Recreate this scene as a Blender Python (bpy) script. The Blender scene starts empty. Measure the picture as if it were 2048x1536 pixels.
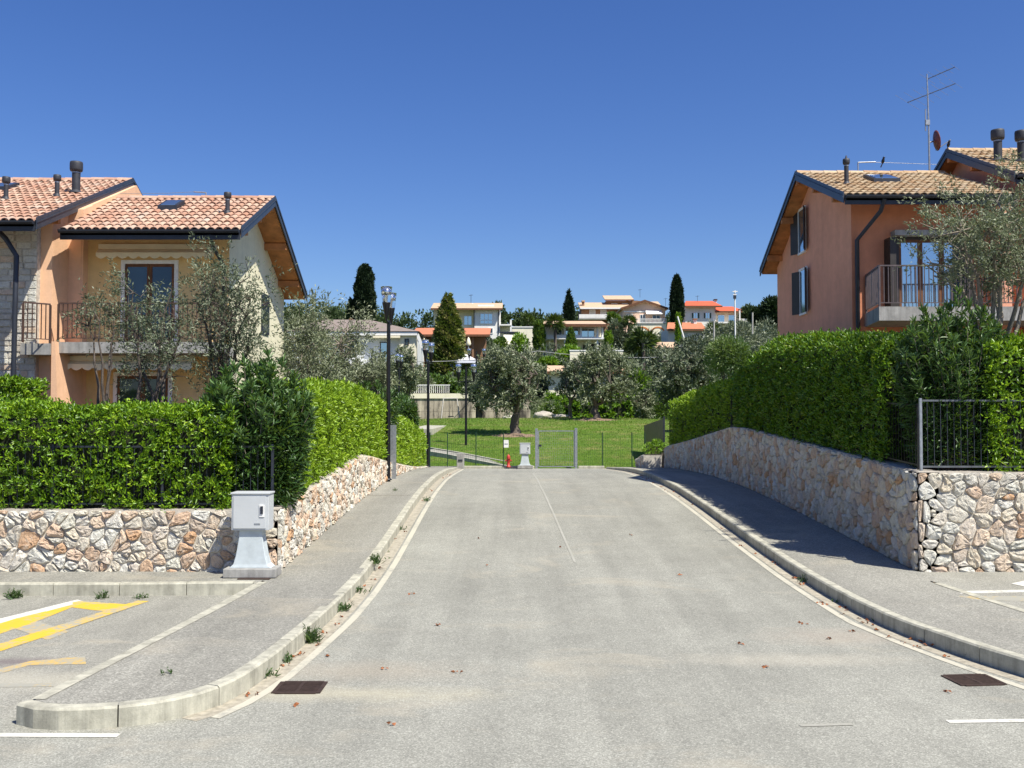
import bpy, bmesh, math, random
import numpy as np
from mathutils import Vector, Matrix, noise as mnoise
R = math.radians
random.seed(7)
rng = np.random.default_rng(11)
scene = bpy.context.scene
col = scene.collection

# ------------------------------------------------------------------ camera, sky, sun, exposure
CAMZ = 2.75; F = 1990.0; PITCH = 1.93
cam_d = bpy.data.cameras.new('camera'); cam = bpy.data.objects.new('camera', cam_d); col.objects.link(cam)
cam.location = (0, 0, CAMZ); cam.rotation_euler = (R(90 + PITCH), 0, 0)
cam_d.sensor_width = 36; cam_d.lens = 36 * F / 2048; cam_d.clip_start = 0.1; cam_d.clip_end = 8000
scene.camera = cam
world = bpy.data.worlds.new('World'); scene.world = world; world.use_nodes = True
wn = world.node_tree.nodes; wl = world.node_tree.links
SUNDIR = Vector((0.485, -0.45, 1.0)).normalized()      # towards the sun
SUN_EL = math.asin(SUNDIR.z); SUN_AZ = math.atan2(SUNDIR.x, SUNDIR.y)
sky = wn.new('ShaderNodeTexSky'); sky.sky_type = 'NISHITA'; sky.sun_disc = False
sky.sun_elevation = SUN_EL; sky.sun_rotation = SUN_AZ
sky.altitude = 0; sky.air_density = 1.0; sky.dust_density = .7; sky.ozone_density = 6.0
bg = wn['Background']; bg.inputs['Strength'].default_value = 0.086
hsv = wn.new('ShaderNodeHueSaturation'); hsv.inputs['Saturation'].default_value = 1.2; hsv.inputs['Hue'].default_value = .515
wl.new(sky.outputs[0], hsv.inputs['Color']); wl.new(hsv.outputs[0], bg.inputs['Color'])
sun_d = bpy.data.lights.new('sun', 'SUN'); sun_d.energy = 4.7; sun_d.angle = R(0.55); sun_d.color = (1.0, 0.955, 0.86)
sun = bpy.data.objects.new('sun', sun_d); col.objects.link(sun)
sun.rotation_euler = SUNDIR.to_track_quat('Z', 'Y').to_euler()
scene.view_settings.view_transform = 'Standard'; scene.view_settings.look = 'None'
scene.view_settings.gamma = 1; scene.view_settings.exposure = 0.62
scene.view_settings.use_curve_mapping = False
scene.cycles.max_bounces = 6; scene.cycles.transparent_max_bounces = 10

_cp, _sp = math.cos(R(PITCH)), math.sin(R(PITCH))
def ray(px, py):
    u = (px - 1024) / F; v = (768 - py) / F
    return u, _cp - _sp * v, _sp + _cp * v
def W(px, py, Y):                      # point seen at a pixel of the survey photograph at depth Y
    u, a, b = ray(px, py); t = Y / a
    return Vector((u * t, Y, CAMZ + b * t))
def WX(px, py, X):
    u, a, b = ray(px, py); t = X / u
    return Vector((X, a * t, CAMZ + b * t))
def lerp_tab(tab, x):
    if x <= tab[0][0]: return tab[0][1]
    for (a, va), (b, vb) in zip(tab, tab[1:]):
        if x <= b: return va + (vb - va) * (x - a) / (b - a)
    return tab[-1][1]
def smooth_tab(tab):
    xs = [a for a, _ in tab]; n = 400
    g = np.linspace(xs[0], xs[-1], n); v = np.interp(g, xs, [b for _, b in tab])
    k = max(3, int(n * 3.0 / (xs[-1] - xs[0]))); ker = np.ones(k) / k
    vp = np.pad(v, (k, k), mode='edge'); vs = np.convolve(vp, ker, 'same')[k:-k]
    return g, vs
_g, _v = smooth_tab([(0, 0), (13, 0), (16, .06), (20, .26), (24, .47), (28, .62), (33, .67), (38, .58), (46, .38), (60, .1)])
def prof(y): return float(np.interp(y, _g, _v))
def G(px, py, dz=0.0):                 # point on the road surface under a pixel
    Y = 12.0
    for _ in range(40):
        u, a, b = ray(px, py); z = prof(Y) + dz
        Y = 0.5 * Y + 0.5 * a * (z - CAMZ) / b
    return Vector((u * Y / a, Y, prof(Y) + dz))

# ------------------------------------------------------------------ object helpers
def tag(o, label=None, cat=None, group=None, kind=None):
    if label: o['label'] = label
    if cat: o['category'] = cat
    if group: o['group'] = group
    if kind: o['kind'] = kind
    return o
def empty(name, loc=(0, 0, 0), label=None, cat=None, group=None, rz=0):
    o = bpy.data.objects.new(name, None); col.objects.link(o); o.location = loc; o.rotation_euler = (0, 0, rz)
    return tag(o, label, cat, group)
def link_mesh(name, me, mats, parent=None, kind=None):
    o = bpy.data.objects.new(name, me); col.objects.link(o)
    for m in (mats if isinstance(mats, (list, tuple)) else [mats]): me.materials.append(m)
    if parent is not None:
        o.parent = parent
        o.location = -parent.location if parent.type == 'EMPTY' and parent.parent is None and parent.rotation_euler.z == 0 else (0, 0, 0)
    if kind: o['kind'] = kind
    return o
class MB:
    def __init__(s): s.v = []; s.f = []; s.mi = []; s.smooth = []
    def add(s, vs, fs, mi=0, sm=False):
        n = len(s.v); s.v += [tuple(p) for p in vs]
        for f in fs: s.f.append(tuple(i + n for i in f)); s.mi.append(mi); s.smooth.append(sm)
    def box(s, a, b, mi=0):
        x0, y0, z0 = a; x1, y1, z1 = b
        s.add([(x0,y0,z0),(x1,y0,z0),(x1,y1,z0),(x0,y1,z0),(x0,y0,z1),(x1,y0,z1),(x1,y1,z1),(x0,y1,z1)],
              [(0,3,2,1),(4,5,6,7),(0,1,5,4),(1,2,6,5),(2,3,7,6),(3,0,4,7)], mi)
    def hexa(s, q, mi=0):   # 8 points: bottom ring 4, top ring 4
        s.add(q, [(0,3,2,1),(4,5,6,7),(0,1,5,4),(1,2,6,5),(2,3,7,6),(3,0,4,7)], mi)
    def bar(s, p, q, w, h=None, mi=0, up=(0,0,1)):
        p = Vector(p); q = Vector(q); d = (q - p).normalized(); h = h or w
        u = Vector(up)
        if abs(d.dot(u)) > .95: u = Vector((0, 1, 0))
        a = d.cross(u).normalized() * w / 2; b = a.cross(d).normalized() * h / 2
        s.hexa([p-a-b, p+a-b, p+a+b, p-a+b, q-a-b, q+a-b, q+a+b, q-a+b], mi)
    def tube(s, pts, rad, n=8, mi=0, cap=True):
        pts = [Vector(p) for p in pts]
        if not isinstance(rad, (list, tuple)): rad = [rad] * len(pts)
        vs = []; fs = []; pa = None
        for i, p in enumerate(pts):
            d = (pts[min(i+1, len(pts)-1)] - pts[max(i-1, 0)])
            d = d.normalized() if d.length > 1e-6 else Vector((0, 0, 1))
            if pa is None:
                r = Vector((1, 0, 0)) if abs(d.x) < .9 else Vector((0, 1, 0)); pa = d.cross(r).normalized()
            else:
                pa = (pa - d * pa.dot(d)); pa = pa.normalized() if pa.length > 1e-6 else Vector((1, 0, 0))
            pb = d.cross(pa)
            for k in range(n):
                t = 2 * math.pi * k / n; vs.append(p + (pa * math.cos(t) + pb * math.sin(t)) * rad[i])
        for i in range(len(pts) - 1):
            for k in range(n):
                a = i*n+k; b = i*n+(k+1) % n; fs.append((a, b, b+n, a+n))
        s.add(vs, fs, mi, True)
        if cap:
            s.add([vs[k] for k in range(n)], [tuple(reversed(range(n)))], mi); s.add([vs[-n+k] for k in range(n)], [tuple(range(n))], mi)
    def lathe(s, prof_, c=(0, 0, 0), n=16, mi=0, sm=True):
        vs = []; fs = []
        for r, z in prof_:
            for k in range(n):
                t = 2*math.pi*k/n; vs.append((c[0]+r*math.cos(t), c[1]+r*math.sin(t), c[2]+z))
        for i in range(len(prof_)-1):
            for k in range(n):
                a = i*n+k; b = i*n+(k+1) % n; fs.append((a, b, b+n, a+n))
        s.add(vs, fs, mi, sm)
    def prism_x(s, yz, x0, x1, mi=0, mi_end=None):
        n = len(yz); vs = [(x0, y, z) for y, z in yz] + [(x1, y, z) for y, z in yz]
        me = mi if mi_end is None else mi_end
        s.add(vs, [tuple(reversed(range(n)))], me); s.add(vs, [tuple(range(n, 2*n))], me)
        s.add(vs, [(i, (i+1) % n, (i+1) % n+n, i+n) for i in range(n)], mi)
    def prism_z(s, xy, z0, z1, mi=0):
        n = len(xy); vs = [(x, y, z0) for x, y in xy] + [(x, y, z1) for x, y in xy]
        s.add(vs, [tuple(reversed(range(n))), tuple(range(n, 2*n))] + [(i, (i+1) % n, (i+1) % n+n, i+n) for i in range(n)], mi)
    def mesh(s, name, fix=True):
        me = bpy.data.meshes.new(name); me.from_pydata(s.v, [], s.f)
        me.polygons.foreach_set('material_index', s.mi); me.polygons.foreach_set('use_smooth', s.smooth)
        if fix:
            bm = bmesh.new(); bm.from_mesh(me); bmesh.ops.recalc_face_normals(bm, faces=bm.faces); bm.to_mesh(me); bm.free()
        me.update(); return me
    def build(s, name, mats, parent=None, kind=None, bevel=0, fix=True):
        o = link_mesh(name, s.mesh(name, fix), mats, parent, kind)
        if bevel:
            m = o.modifiers.new('b', 'BEVEL'); m.width = bevel; m.segments = 2; m.limit_method = 'ANGLE'; m.angle_limit = R(40)
        return o

# ------------------------------------------------------------------ materials
class NT:
    def __init__(s, name):
        s.m = bpy.data.materials.new(name); s.m.use_nodes = True; s.t = s.m.node_tree; s.n = s.t.nodes
        s.b = s.n['Principled BSDF']; s.out = s.n['Material Output']
    def L(s, a, b): s.t.links.new(a, b)
    def node(s, ty, **k):
        n = s.n.new(ty)
        for a, b in k.items(): setattr(n, a, b)
        return n
    def coords(s, kind='Object'): return s.node('ShaderNodeTexCoord').outputs[kind]
    def pos(s): return s.node('ShaderNodeNewGeometry').outputs['Position']
    def noise(s, vec, scale, detail=4, rough=.6, dist=0):
        n = s.node('ShaderNodeTexNoise'); n.inputs['Scale'].default_value = scale; n.inputs['Detail'].default_value = detail
        n.inputs['Roughness'].default_value = rough; n.inputs['Distortion'].default_value = dist
        if vec is not None: s.L(vec, n.inputs['Vector'])
        return n.outputs['Fac']
    def vor(s, vec, scale, feat='F1'):
        n = s.node('ShaderNodeTexVoronoi'); n.feature = feat; n.inputs['Scale'].default_value = scale; s.L(vec, n.inputs['Vector']); return n
    def ramp(s, fac, stops, interp='LINEAR'):
        n = s.node('ShaderNodeValToRGB'); e = n.color_ramp.elements; n.color_ramp.interpolation = interp
        while len(e) < len(stops): e.new(.5)
        for i, (p, c) in enumerate(stops):
            e[i].position = p; e[i].color = (c[0], c[1], c[2], 1) if hasattr(c, '__len__') else (c, c, c, 1)
        s.L(fac, n.inputs[0]); return n.outputs[0]
    def mix(s, fac, a, b, mode='MIX'):
        n = s.node('ShaderNodeMix', data_type='RGBA', blend_type=mode)
        for inp, v in ((n.inputs['Factor'], fac), (n.inputs['A'], a), (n.inputs['B'], b)):
            if isinstance(v, (int, float)): inp.default_value = v
            elif isinstance(v, tuple): inp.default_value = (*v[:3], 1)
            else: s.L(v, inp)
        return n.outputs['Result']
    def math(s, op, a, b=None):
        n = s.node('ShaderNodeMath', operation=op)
        for i, v in enumerate((a, b)):
            if v is None: continue
            if isinstance(v, (int, float)): n.inputs[i].default_value = v
            else: s.L(v, n.inputs[i])
        return n.outputs[0]
    def mapping(s, vec, scale=(1, 1, 1), rot=(0, 0, 0)):
        n = s.node('ShaderNodeMapping'); n.inputs['Scale'].default_value = scale; n.inputs['Rotation'].default_value = rot
        s.L(vec, n.inputs['Vector']); return n.outputs[0]
    def bump(s, h, strength=.5, dist=.02):
        n = s.node('ShaderNodeBump'); n.inputs['Strength'].default_value = strength; n.inputs['Distance'].default_value = dist
        s.L(h, n.inputs['Height']); s.L(n.outputs[0], s.b.inputs['Normal'])
    def set(s, color=None, rough=None, metal=None, spec=None):
        if color is not None:
            if isinstance(color, tuple): s.b.inputs['Base Color'].default_value = (*color[:3], 1)
            else: s.L(color, s.b.inputs['Base Color'])
        if rough is not None:
            if isinstance(rough, (int, float)): s.b.inputs['Roughness'].default_value = rough
            else: s.L(rough, s.b.inputs['Roughness'])
        if metal is not None: s.b.inputs['Metallic'].default_value = metal
        if spec is not None: s.b.inputs['Specular IOR Level'].default_value = spec
        return s.m
def plain(name, c, rough=.6, metal=0, var=.25, scale=6, bump=0):
    t = NT(name); v = t.pos(); n = t.noise(v, scale, 5, .65)
    lo = tuple(x * (1 - var) for x in c); hi = tuple(min(1, x * (1 + var)) for x in c)
    t.set(t.ramp(n, [(.3, lo), (.7, hi)]), rough, metal)
    if bump: t.bump(t.noise(v, scale * 8, 4, .7), bump, .01)
    return t.m
def attr_rnd(t, name='rnd'):
    a = t.node('ShaderNodeAttribute'); a.attribute_name = name; return a.outputs['Fac']

def mat_asphalt(name, base, stain=.0, agg=95, warm=(.44, .39, .29), spots=()):
    t = NT(name); v = t.pos()
    big = t.noise(v, .35, 5, .6); mid = t.noise(v, 2.2, 5, .65); fine = t.noise(v, agg, 3, .75)
    c = t.ramp(big, [(.3, tuple(x * .88 for x in base)), (.7, tuple(x * 1.1 for x in base))])
    c = t.mix(.5, c, t.ramp(mid, [(.3, .78), (.7, 1.0)]), 'MULTIPLY')
    sp = t.vor(v, agg * .9).outputs['Color']
    spv = t.node('ShaderNodeSeparateColor'); t.L(sp, spv.inputs[0])
    c = t.mix(.85, c, t.ramp(spv.outputs[0], [(.0, .6), (.35, .88), (.75, 1.03), (.97, 1.45)]), 'MULTIPLY')
    c = t.mix(.35, c, t.ramp(fine, [(.3, .6), (.7, 1.2)]), 'MULTIPLY')
    # streaks along the driving direction
    st = t.noise(t.mapping(v, (1.6, .09, 1)), 1.0, 4, .6)
    c = t.mix(.8, c, t.ramp(st, [(.35, .84), (.6, 1.04)]), 'MULTIPLY')
    pt = t.vor(t.mapping(v, (.16, .11, 1), (0, 0, .2)), 1.0).outputs['Color']; ps = t.node('ShaderNodeSeparateColor'); t.L(pt, ps.inputs[0]); c = t.mix(.5, c, t.ramp(ps.outputs[1], [(.2, .93), (.8, 1.03)]), 'MULTIPLY')
    # dusty, sandy drifts
    du = t.noise(t.mapping(v, (.5, .8, 1)), .9, 6, .62, .6)
    c = t.mix(t.ramp(du, [(.56, 0.0), (.75, .55 + stain)]), c, warm)
    for (cx, cy, rx, ry, amt, cc) in spots:      # drifts of sand and old oil stains, each with its own ragged outline
        sb = t.node('ShaderNodeVectorMath', operation='SUBTRACT'); t.L(v, sb.inputs[0]); sb.inputs[1].default_value = (cx, cy, 0)
        ml = t.node('ShaderNodeVectorMath', operation='MULTIPLY'); t.L(sb.outputs[0], ml.inputs[0]); ml.inputs[1].default_value = (1/rx, 1/ry, 0)
        ln = t.node('ShaderNodeVectorMath', operation='LENGTH'); t.L(ml.outputs[0], ln.inputs[0])
        q = t.math('ADD', ln.outputs['Value'], t.math('MULTIPLY', t.noise(v, 1.7, 6, .7, .8), 1.3))
        c = t.mix(t.ramp(q, [(.75/2, amt), (1.75/2, 0.0)]) if False else t.ramp(t.math('MULTIPLY', q, .5), [(.42, amt), (.85, 0.0)]), c, cc)
    t.set(c, .9, spec=.25)
    t.bump(spv.outputs[0], .55, .006)
    return t.m
M = {}
M['asphalt'] = mat_asphalt('asphalt', (.335, .33, .28), spots=((-1.6, 10.9, 1.5, .55, .35, (.36, .3, .22)), (-1.7, 10.0, 1.9, .35, .42, (.52, .47, .33)), (4.2, 12.6, 1.3, .6, .4, (.4, .34, .27)), (3.2, 11.4, 1.6, .4, .35, (.48, .44, .35))))
M['walk_asphalt'] = mat_asphalt('walk_asphalt', (.315, .305, .26), agg=70)
M['bay_asphalt'] = mat_asphalt('bay_asphalt', (.34, .33, .28), .2, spots=((-5.6, 11.3, .8, .25, .7, (.16, .13, .13)), (-5.3, 10.5, 1.6, .5, .5, (.46, .43, .34))))
def mat_paint(name, c, wear=.5, under=(.33, .32, .265)):
    t = NT(name); v = t.pos()
    n = t.noise(v, 14, 6, .75); b = t.noise(v, 1.3, 4, .6)
    f = t.math('ADD', t.math('MULTIPLY', n, .6), t.math('MULTIPLY', b, .5))
    t.set(t.mix(t.ramp(f, [(wear - .06, 0.0), (wear + .08, 1.0)]), under, c), .8)
    t.bump(t.noise(v, 80, 2), .3, .004)
    return t.m
M['white_paint'] = mat_paint('white_paint', (.64, .62, .54), .46)
M['edge_paint'] = mat_paint('edge_paint', (.5, .47, .37), .47)
M['faint_paint'] = mat_paint('faint_paint', (.385, .375, .32), .56)
M['yellow_paint'] = mat_paint('yellow_paint', (.66, .42, .03), .5)
M['yellow_worn'] = mat_paint('yellow_worn', (.6, .38, .06), .6)
def mat_concrete(name, base, streak=True):
    t = NT(name); v = t.pos()
    n = t.noise(v, 3.5, 6, .7); c = t.ramp(n, [(.28, tuple(x * .62 for x in base)), (.55, base), (.8, tuple(x * 1.12 for x in base))])
    if streak:
        s = t.noise(t.mapping(v, (7, 7, .6)), 1.0, 5, .7)
        c = t.mix(.6, c, t.ramp(s, [(.35, .5), (.6, 1.05)]), 'MULTIPLY')
    c = t.mix(.3, c, t.ramp(t.noise(v, 70, 3), [(.3, .7), (.7, 1.1)]), 'MULTIPLY')
    t.set(c, .9); t.bump(t.noise(v, 45, 4, .7), .35, .01); return t.m
M['kerb'] = mat_concrete('kerb_concrete', (.5, .48, .38))
M['concrete'] = mat_concrete('concrete', (.38, .37, .34))
M['stained_concrete'] = None
t = NT('stained_retaining_wall'); v = t.pos()
st = t.noise(t.mapping(v, (1.1, 1.1, .25)), 1.0, 6, .7); sep = t.node('ShaderNodeSeparateXYZ'); t.L(v, sep.inputs[0])
c = t.ramp(st, [(.4, (.07, .06, .05)), (.53, (.42, .36, .28)), (.7, (.66, .57, .44))])
c = t.mix(.4, c, t.ramp(t.noise(v, 1.5, 5), [(.3, .6), (.7, 1.1)]), 'MULTIPLY'); t.set(c, .9); M['stained_concrete'] = t.m
def mat_stone(name):
    t = NT(name); r = attr_rnd(t); v = t.pos()
    base = t.ramp(r, [(0, (.66, .65, .56)), (.18, (.74, .73, .67)), (.34, (.7, .57, .44)), (.46, (.64, .46, .33)), (.58, (.66, .65, .58)), (.7, (.72, .64, .5)), (.84, (.58, .56, .5)), (.93, (.6, .37, .21)), (1, (.68, .56, .45))])
    n = t.noise(v, 16, 6, .72, .8); n2 = t.noise(v, 5, 4, .6, .5)
    c = t.mix(.8, base, t.ramp(n, [(.3, (.55, .45, .38)), (.43, (1, .98, .95)), (.75, (1.3, 1.28, 1.22))]), 'MULTIPLY')
    c = t.mix(t.ramp(n2, [(.54, 0.0), (.78, .4)]), c, (.6, .41, .25))
    c = t.mix(t.ramp(t.noise(v, 7, 5, .7), [(.52, 0.0), (.75, .7)]), c, (.7, .68, .6))
    t.set(c, .92, spec=.2)
    h = t.math('ADD', t.noise(v, 13, 7, .72, 1.2), t.math('MULTIPLY', t.noise(v, 45, 3, .7), .35))
    t.bump(h, 1.0, .055); return t.m
M['stone'] = mat_stone('rubble_stone')
M['mortar'] = plain('mortar', (.5, .46, .39), .95, var=.35, scale=9, bump=.6)
M['coping'] = plain('coping_mortar', (.42, .38, .32), .95, var=.3, scale=6, bump=.6)
def mat_plaster(name, c, var=.08):
    t = NT(name); v = t.pos(); n = t.noise(v, .8, 6, .65)
    cc = t.ramp(n, [(.25, tuple(x * (1 - var * 1.6) for x in c)), (.75, tuple(x * (1 + var) for x in c))])
    s = t.noise(t.mapping(v, (3, 3, .25)), 1.0, 5, .65)
    cc = t.mix(.3, cc, t.ramp(s, [(.3, .76), (.6, 1.04)]), 'MULTIPLY'); cc = t.mix(.5, cc, t.ramp(t.noise(v, 5, 6, .75), [(.3, .82), (.65, 1.05)]), 'MULTIPLY')
    t.set(cc, .93, spec=.2); t.bump(t.noise(v, 30, 5, .7), .4, .015); return t.m
M['plaster_ochre'] = mat_plaster('plaster_ochre', (.85, .6, .28))
M['plaster_peach'] = mat_plaster('plaster_peach', (.84, .52, .32))
M['plaster_cream'] = mat_plaster('plaster_cream', (.82, .77, .54), .04)
M['plaster_terracotta'] = mat_plaster('plaster_terracotta', (.78, .38, .25))
M['plaster_rust'] = mat_plaster('plaster_rust', (.66, .27, .15))
M['plaster_white'] = mat_plaster('plaster_white', (.86, .84, .78))
M['plaster_ivory'] = mat_plaster('plaster_ivory', (.86, .8, .6))
M['plaster_pink'] = mat_plaster('plaster_pink', (.86, .6, .44))
M['plaster_grey'] = mat_plaster('plaster_grey', (.66, .68, .66))
M['plaster_brown'] = mat_plaster('plaster_brown', (.3, .17, .1))
def mat_tile(name, obj_random, cols):
    t = NT(name); v = t.pos()
    r = t.node('ShaderNodeObjectInfo').outputs['Random'] if obj_random else attr_rnd(t)
    base = t.ramp(r, cols)
    c = t.mix(.6, base, t.ramp(t.noise(v, 9, 5, .7), [(.3, .62), (.7, 1.15)]), 'MULTIPLY')
    c = t.mix(t.ramp(t.noise(v, 1.2, 5, .7), [(.55, 0.0), (.8, .4)]), c, (.2, .15, .1))
    t.set(c, .88, spec=.2); return t.m
TC1 = [(0, (.44, .25, .17)), (.3, (.52, .33, .24)), (.6, (.57, .41, .3)), (.85, (.45, .24, .16)), (1, (.55, .44, .35))]
TC2 = [(0, (.45, .29, .16)), (.3, (.53, .39, .24)), (.6, (.58, .46, .3)), (.85, (.45, .3, .17)), (1, (.54, .46, .34))]
M['tile_pink_o'] = mat_tile('tile_pink_single', True, TC1); M['tile_pink_a'] = mat_tile('tile_pink_joined', False, TC1)
M['tile_gold_o'] = mat_tile('tile_gold_single', True, TC2); M['tile_gold_a'] = mat_tile('tile_gold_joined', False, TC2)
M['roof_under'] = plain('roof_underlay', (.24, .11, .06), .9)
def mat_far_roof(name, c, pitch=3.0):
    t = NT(name); v = t.pos(); w = t.node('ShaderNodeTexWave'); w.wave_type = 'BANDS'; w.bands_direction = 'X'
    w.inputs['Scale'].default_value = pitch; w.inputs['Distortion'].default_value = .3; t.L(v, w.inputs['Vector'])
    cc = t.mix(.5, c, t.ramp(w.outputs['Fac'], [(0, .65), (1, 1.1)]), 'MULTIPLY')
    cc = t.mix(.7, cc, t.ramp(t.noise(v, 1.6, 6, .75), [(.3, .7), (.7, 1.15)]), 'MULTIPLY')
    t.set(cc, .9); return t.m
M['roof_tan'] = mat_far_roof('roof_tan', (.6, .42, .27)); M['roof_red'] = mat_far_roof('roof_red', (.62, .12, .05))
M['roof_grey'] = mat_far_roof('roof_grey', (.26, .21, .18)); M['roof_orange'] = mat_far_roof('roof_orange', (.56, .2, .1))
M['dark_metal'] = plain('dark_metal', (.028, .033, .045), .5, .2, .2)
M['fascia'] = plain('fascia_metal', (.045, .055, .075), .42, .3, .2)
M['black_metal'] = plain('black_metal', (.012, .012, .014), .4, .3, .2)
M['galv'] = plain('galvanised_steel', (.34, .36, .38), .45, .6, .25, 12)
M['rail_brown'] = plain('rail_brown', (.09, .05, .035), .5, .2)
M['rail_grey'] = plain('rail_grey', (.13, .1, .095), .45, .4)
M['chimney'] = plain('chimney_metal', (.035, .037, .045), .6, .1, .3)
M['wood'] = plain('roof_timber', (.42, .17, .055), .7, 0, .35, 3)
M['wood_dark'] = plain('dark_timber', (.14, .055, .02), .7, 0, .35, 5)
M['shutter'] = plain('shutter_brown', (.03, .024, .02), .55, 0, .25)
M['white'] = plain('white_trim', (.8, .79, .75), .7, 0, .08)
M['cabinet'] = plain('cabinet_grey', (.5, .52, .52), .5, 0, .05, 3)
M['pedestal'] = plain('pedestal_concrete', (.48, .53, .54), .8, 0, .12, 5, .2)
M['awning'] = plain('awning_cloth', (.85, .77, .55), .9, 0, .06, 3)
M['red'] = plain('hydrant_red', (.45, .03, .02), .45, 0, .2)
M['green_post'] = plain('green_post', (.02, .06, .03), .5, .1)
M['rust'] = plain('rusty_iron', (.07, .045, .035), .75, .5, .35, 20)
M['soil'] = plain('soil', (.11, .085, .055), .95, 0, .4, 2, .8)
M['bed'] = plain('bark_bed', (.22, .15, .1), .95, 0, .4, 8, .8)
M['bark'] = plain('olive_bark', (.12, .095, .075), .9, 0, .5, 14, 1.0)
M['bark_pale'] = plain('pale_bark', (.26, .22, .17), .9, 0, .4, 14, 1.0)
M['dark_core'] = plain('hedge_core', (.02, .024, .01), .95, 0, .5, 8)  # near-black fill for solid cores behind the leaves; blocks light in hedges
M['curtain'] = plain('curtain', (.5, .48, .42), .9, 0, .1)
M['dry_leaf'] = plain('dry_leaf', (.28, .1, .035), .8, 0, .5, 30)
M['cable'] = plain('cable_grey', (.3, .3, .3), .6)
M['pole_wood'] = plain('pole_pale', (.42, .4, .36), .8)
M['orange_paint'] = plain('orange_arch', (.6, .2, .06), .9)
t = NT('window_glass'); t.set(t.ramp(t.noise(t.pos(), .6, 2), [(.3, (.015, .03, .045)), (.7, (.05, .08, .1))]), .05, 0, 1.0); t.b.inputs['Metallic'].default_value = .35; M['glass'] = t.m
t = NT('window_glass_blue'); t.set((.42, .52, .58), .05, .9); M['glass_bright'] = t.m
t = NT('lamp_glass'); t.set((.85, .88, .9), .08); t.b.inputs['Transmission Weight'].default_value = 1; t.b.inputs['IOR'].default_value = 1.12; M['lamp_glass'] = t.m
t = NT('lamp_reflector'); t.set((.8, .82, .85), .18, .9); M['reflector'] = t.m
# lawn
t = NT('lawn'); v = t.pos()
c = t.ramp(t.noise(v, .5, 6, .7), [(.3, (.08, .16, .015)), (.55, (.125, .21, .025)), (.75, (.2, .22, .06))])
c = t.mix(.6, c, t.ramp(t.noise(v, 22, 4, .8), [(.3, .45), (.7, 1.3)]), 'MULTIPLY')
c = t.mix(t.ramp(t.noise(v, .7, 6, .7), [(.5, 0.0), (.7, .7)]), c, (.3, .24, .1)); t.set(c, .9, spec=.1)
t.bump(t.noise(v, 30, 4, .8), 1, .05); M['lawn'] = t.m
t = NT('hillside_scrub'); v = t.pos()
c = t.ramp(t.noise(v, .25, 6, .75), [(.35, (.03, .05, .012)), (.6, (.07, .09, .025)), (.8, (.14, .12, .06))]); t.set(c, .95); t.bump(t.noise(v, 2, 5), 1, .3); M['hill'] = t.m

def mat_leaf(name, cols, transl=.35, rough=.42, spec=.5, tcol=None):
    t = NT(name); r = attr_rnd(t)
    c = t.ramp(r, [(i / (len(cols) - 1), x) for i, x in enumerate(cols)])
    t.set(c, rough, spec=spec)
    tr = t.node('ShaderNodeBsdfTranslucent')
    t.L(t.mix(.55, c, tcol or (.28, .42, .02)), tr.inputs['Color'])
    mx = t.node('ShaderNodeMixShader'); mx.inputs[0].default_value = transl
    t.L(t.b.outputs[0], mx.inputs[1]); t.L(tr.outputs[0], mx.inputs[2]); t.L(mx.outputs[0], t.out.inputs['Surface'])
    return t.m
M['laurel'] = mat_leaf('laurel_leaf', [(.04, .1, .008), (.11, .23, .01), (.2, .36, .014), (.4, .56, .03)], .3, .38)
M['laurel_yellow'] = mat_leaf('laurel_leaf_yellow', [(.1, .19, .01), (.2, .34, .015), (.3, .46, .025), (.42, .56, .05)], .35, .42)
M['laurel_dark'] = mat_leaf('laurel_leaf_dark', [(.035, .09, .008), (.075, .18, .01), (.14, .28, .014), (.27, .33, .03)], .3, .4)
M['oleander'] = mat_leaf('oleander_leaf', [(.02, .05, .012), (.04, .095, .022), (.07, .15, .035), (.16, .26, .08)], .2, .4)
M['oleander_light'] = mat_leaf('oleander_leaf_light', [(.055, .1, .03), (.1, .17, .05), (.17, .25, .08), (.3, .36, .15)], .25, .42)
M['olive'] = mat_leaf('olive_leaf', [(.1, .125, .065), (.16, .19, .1), (.25, .28, .16), (.42, .45, .32)], .2, .5, .4, (.2, .25, .1))
M['olive_dark'] = mat_leaf('olive_leaf_dark', [(.06, .08, .042), (.1, .13, .068), (.17, .2, .12), (.32, .35, .24)], .15, .5, .4, (.16, .2, .08))
M['cypress'] = mat_leaf('cypress_leaf', [(.012, .025, .012), (.022, .04, .018), (.035, .06, .025)], .08, .7, .2, (.05, .09, .02))
M['magnolia'] = mat_leaf('magnolia_leaf', [(.035, .06, .015), (.08, .12, .025), (.18, .2, .05), (.38, .34, .14)], .15, .35)
M['garden'] = mat_leaf('garden_leaf', [(.04, .08, .018), (.08, .15, .025), (.14, .24, .04)], .25, .5)
M['garden_bright'] = mat_leaf('garden_leaf_bright', [(.08, .16, .015), (.15, .29, .02), (.26, .42, .04)], .35, .5)
M['pine'] = mat_leaf('pine_leaf', [(.015, .03, .012), (.03, .055, .02), (.05, .08, .025)], .1, .6, .2, (.05, .1, .02))
M['palm'] = mat_leaf('palm_leaf', [(.03, .06, .018), (.06, .1, .03), (.1, .15, .04)], .2, .45)
M['woods'] = mat_leaf('woods_leaf', [(.045, .075, .03), (.08, .12, .045), (.13, .18, .07)], .15, .6, .2, (.1, .16, .04))
M['grass'] = mat_leaf('grass_blade', [(.08, .17, .015), (.13, .23, .025), (.2, .28, .045), (.32, .3, .12)], .3, .6)
M['weed'] = mat_leaf('weed_leaf', [(.03, .07, .02), (.05, .1, .03), (.08, .14, .04)], .25, .5)

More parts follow.
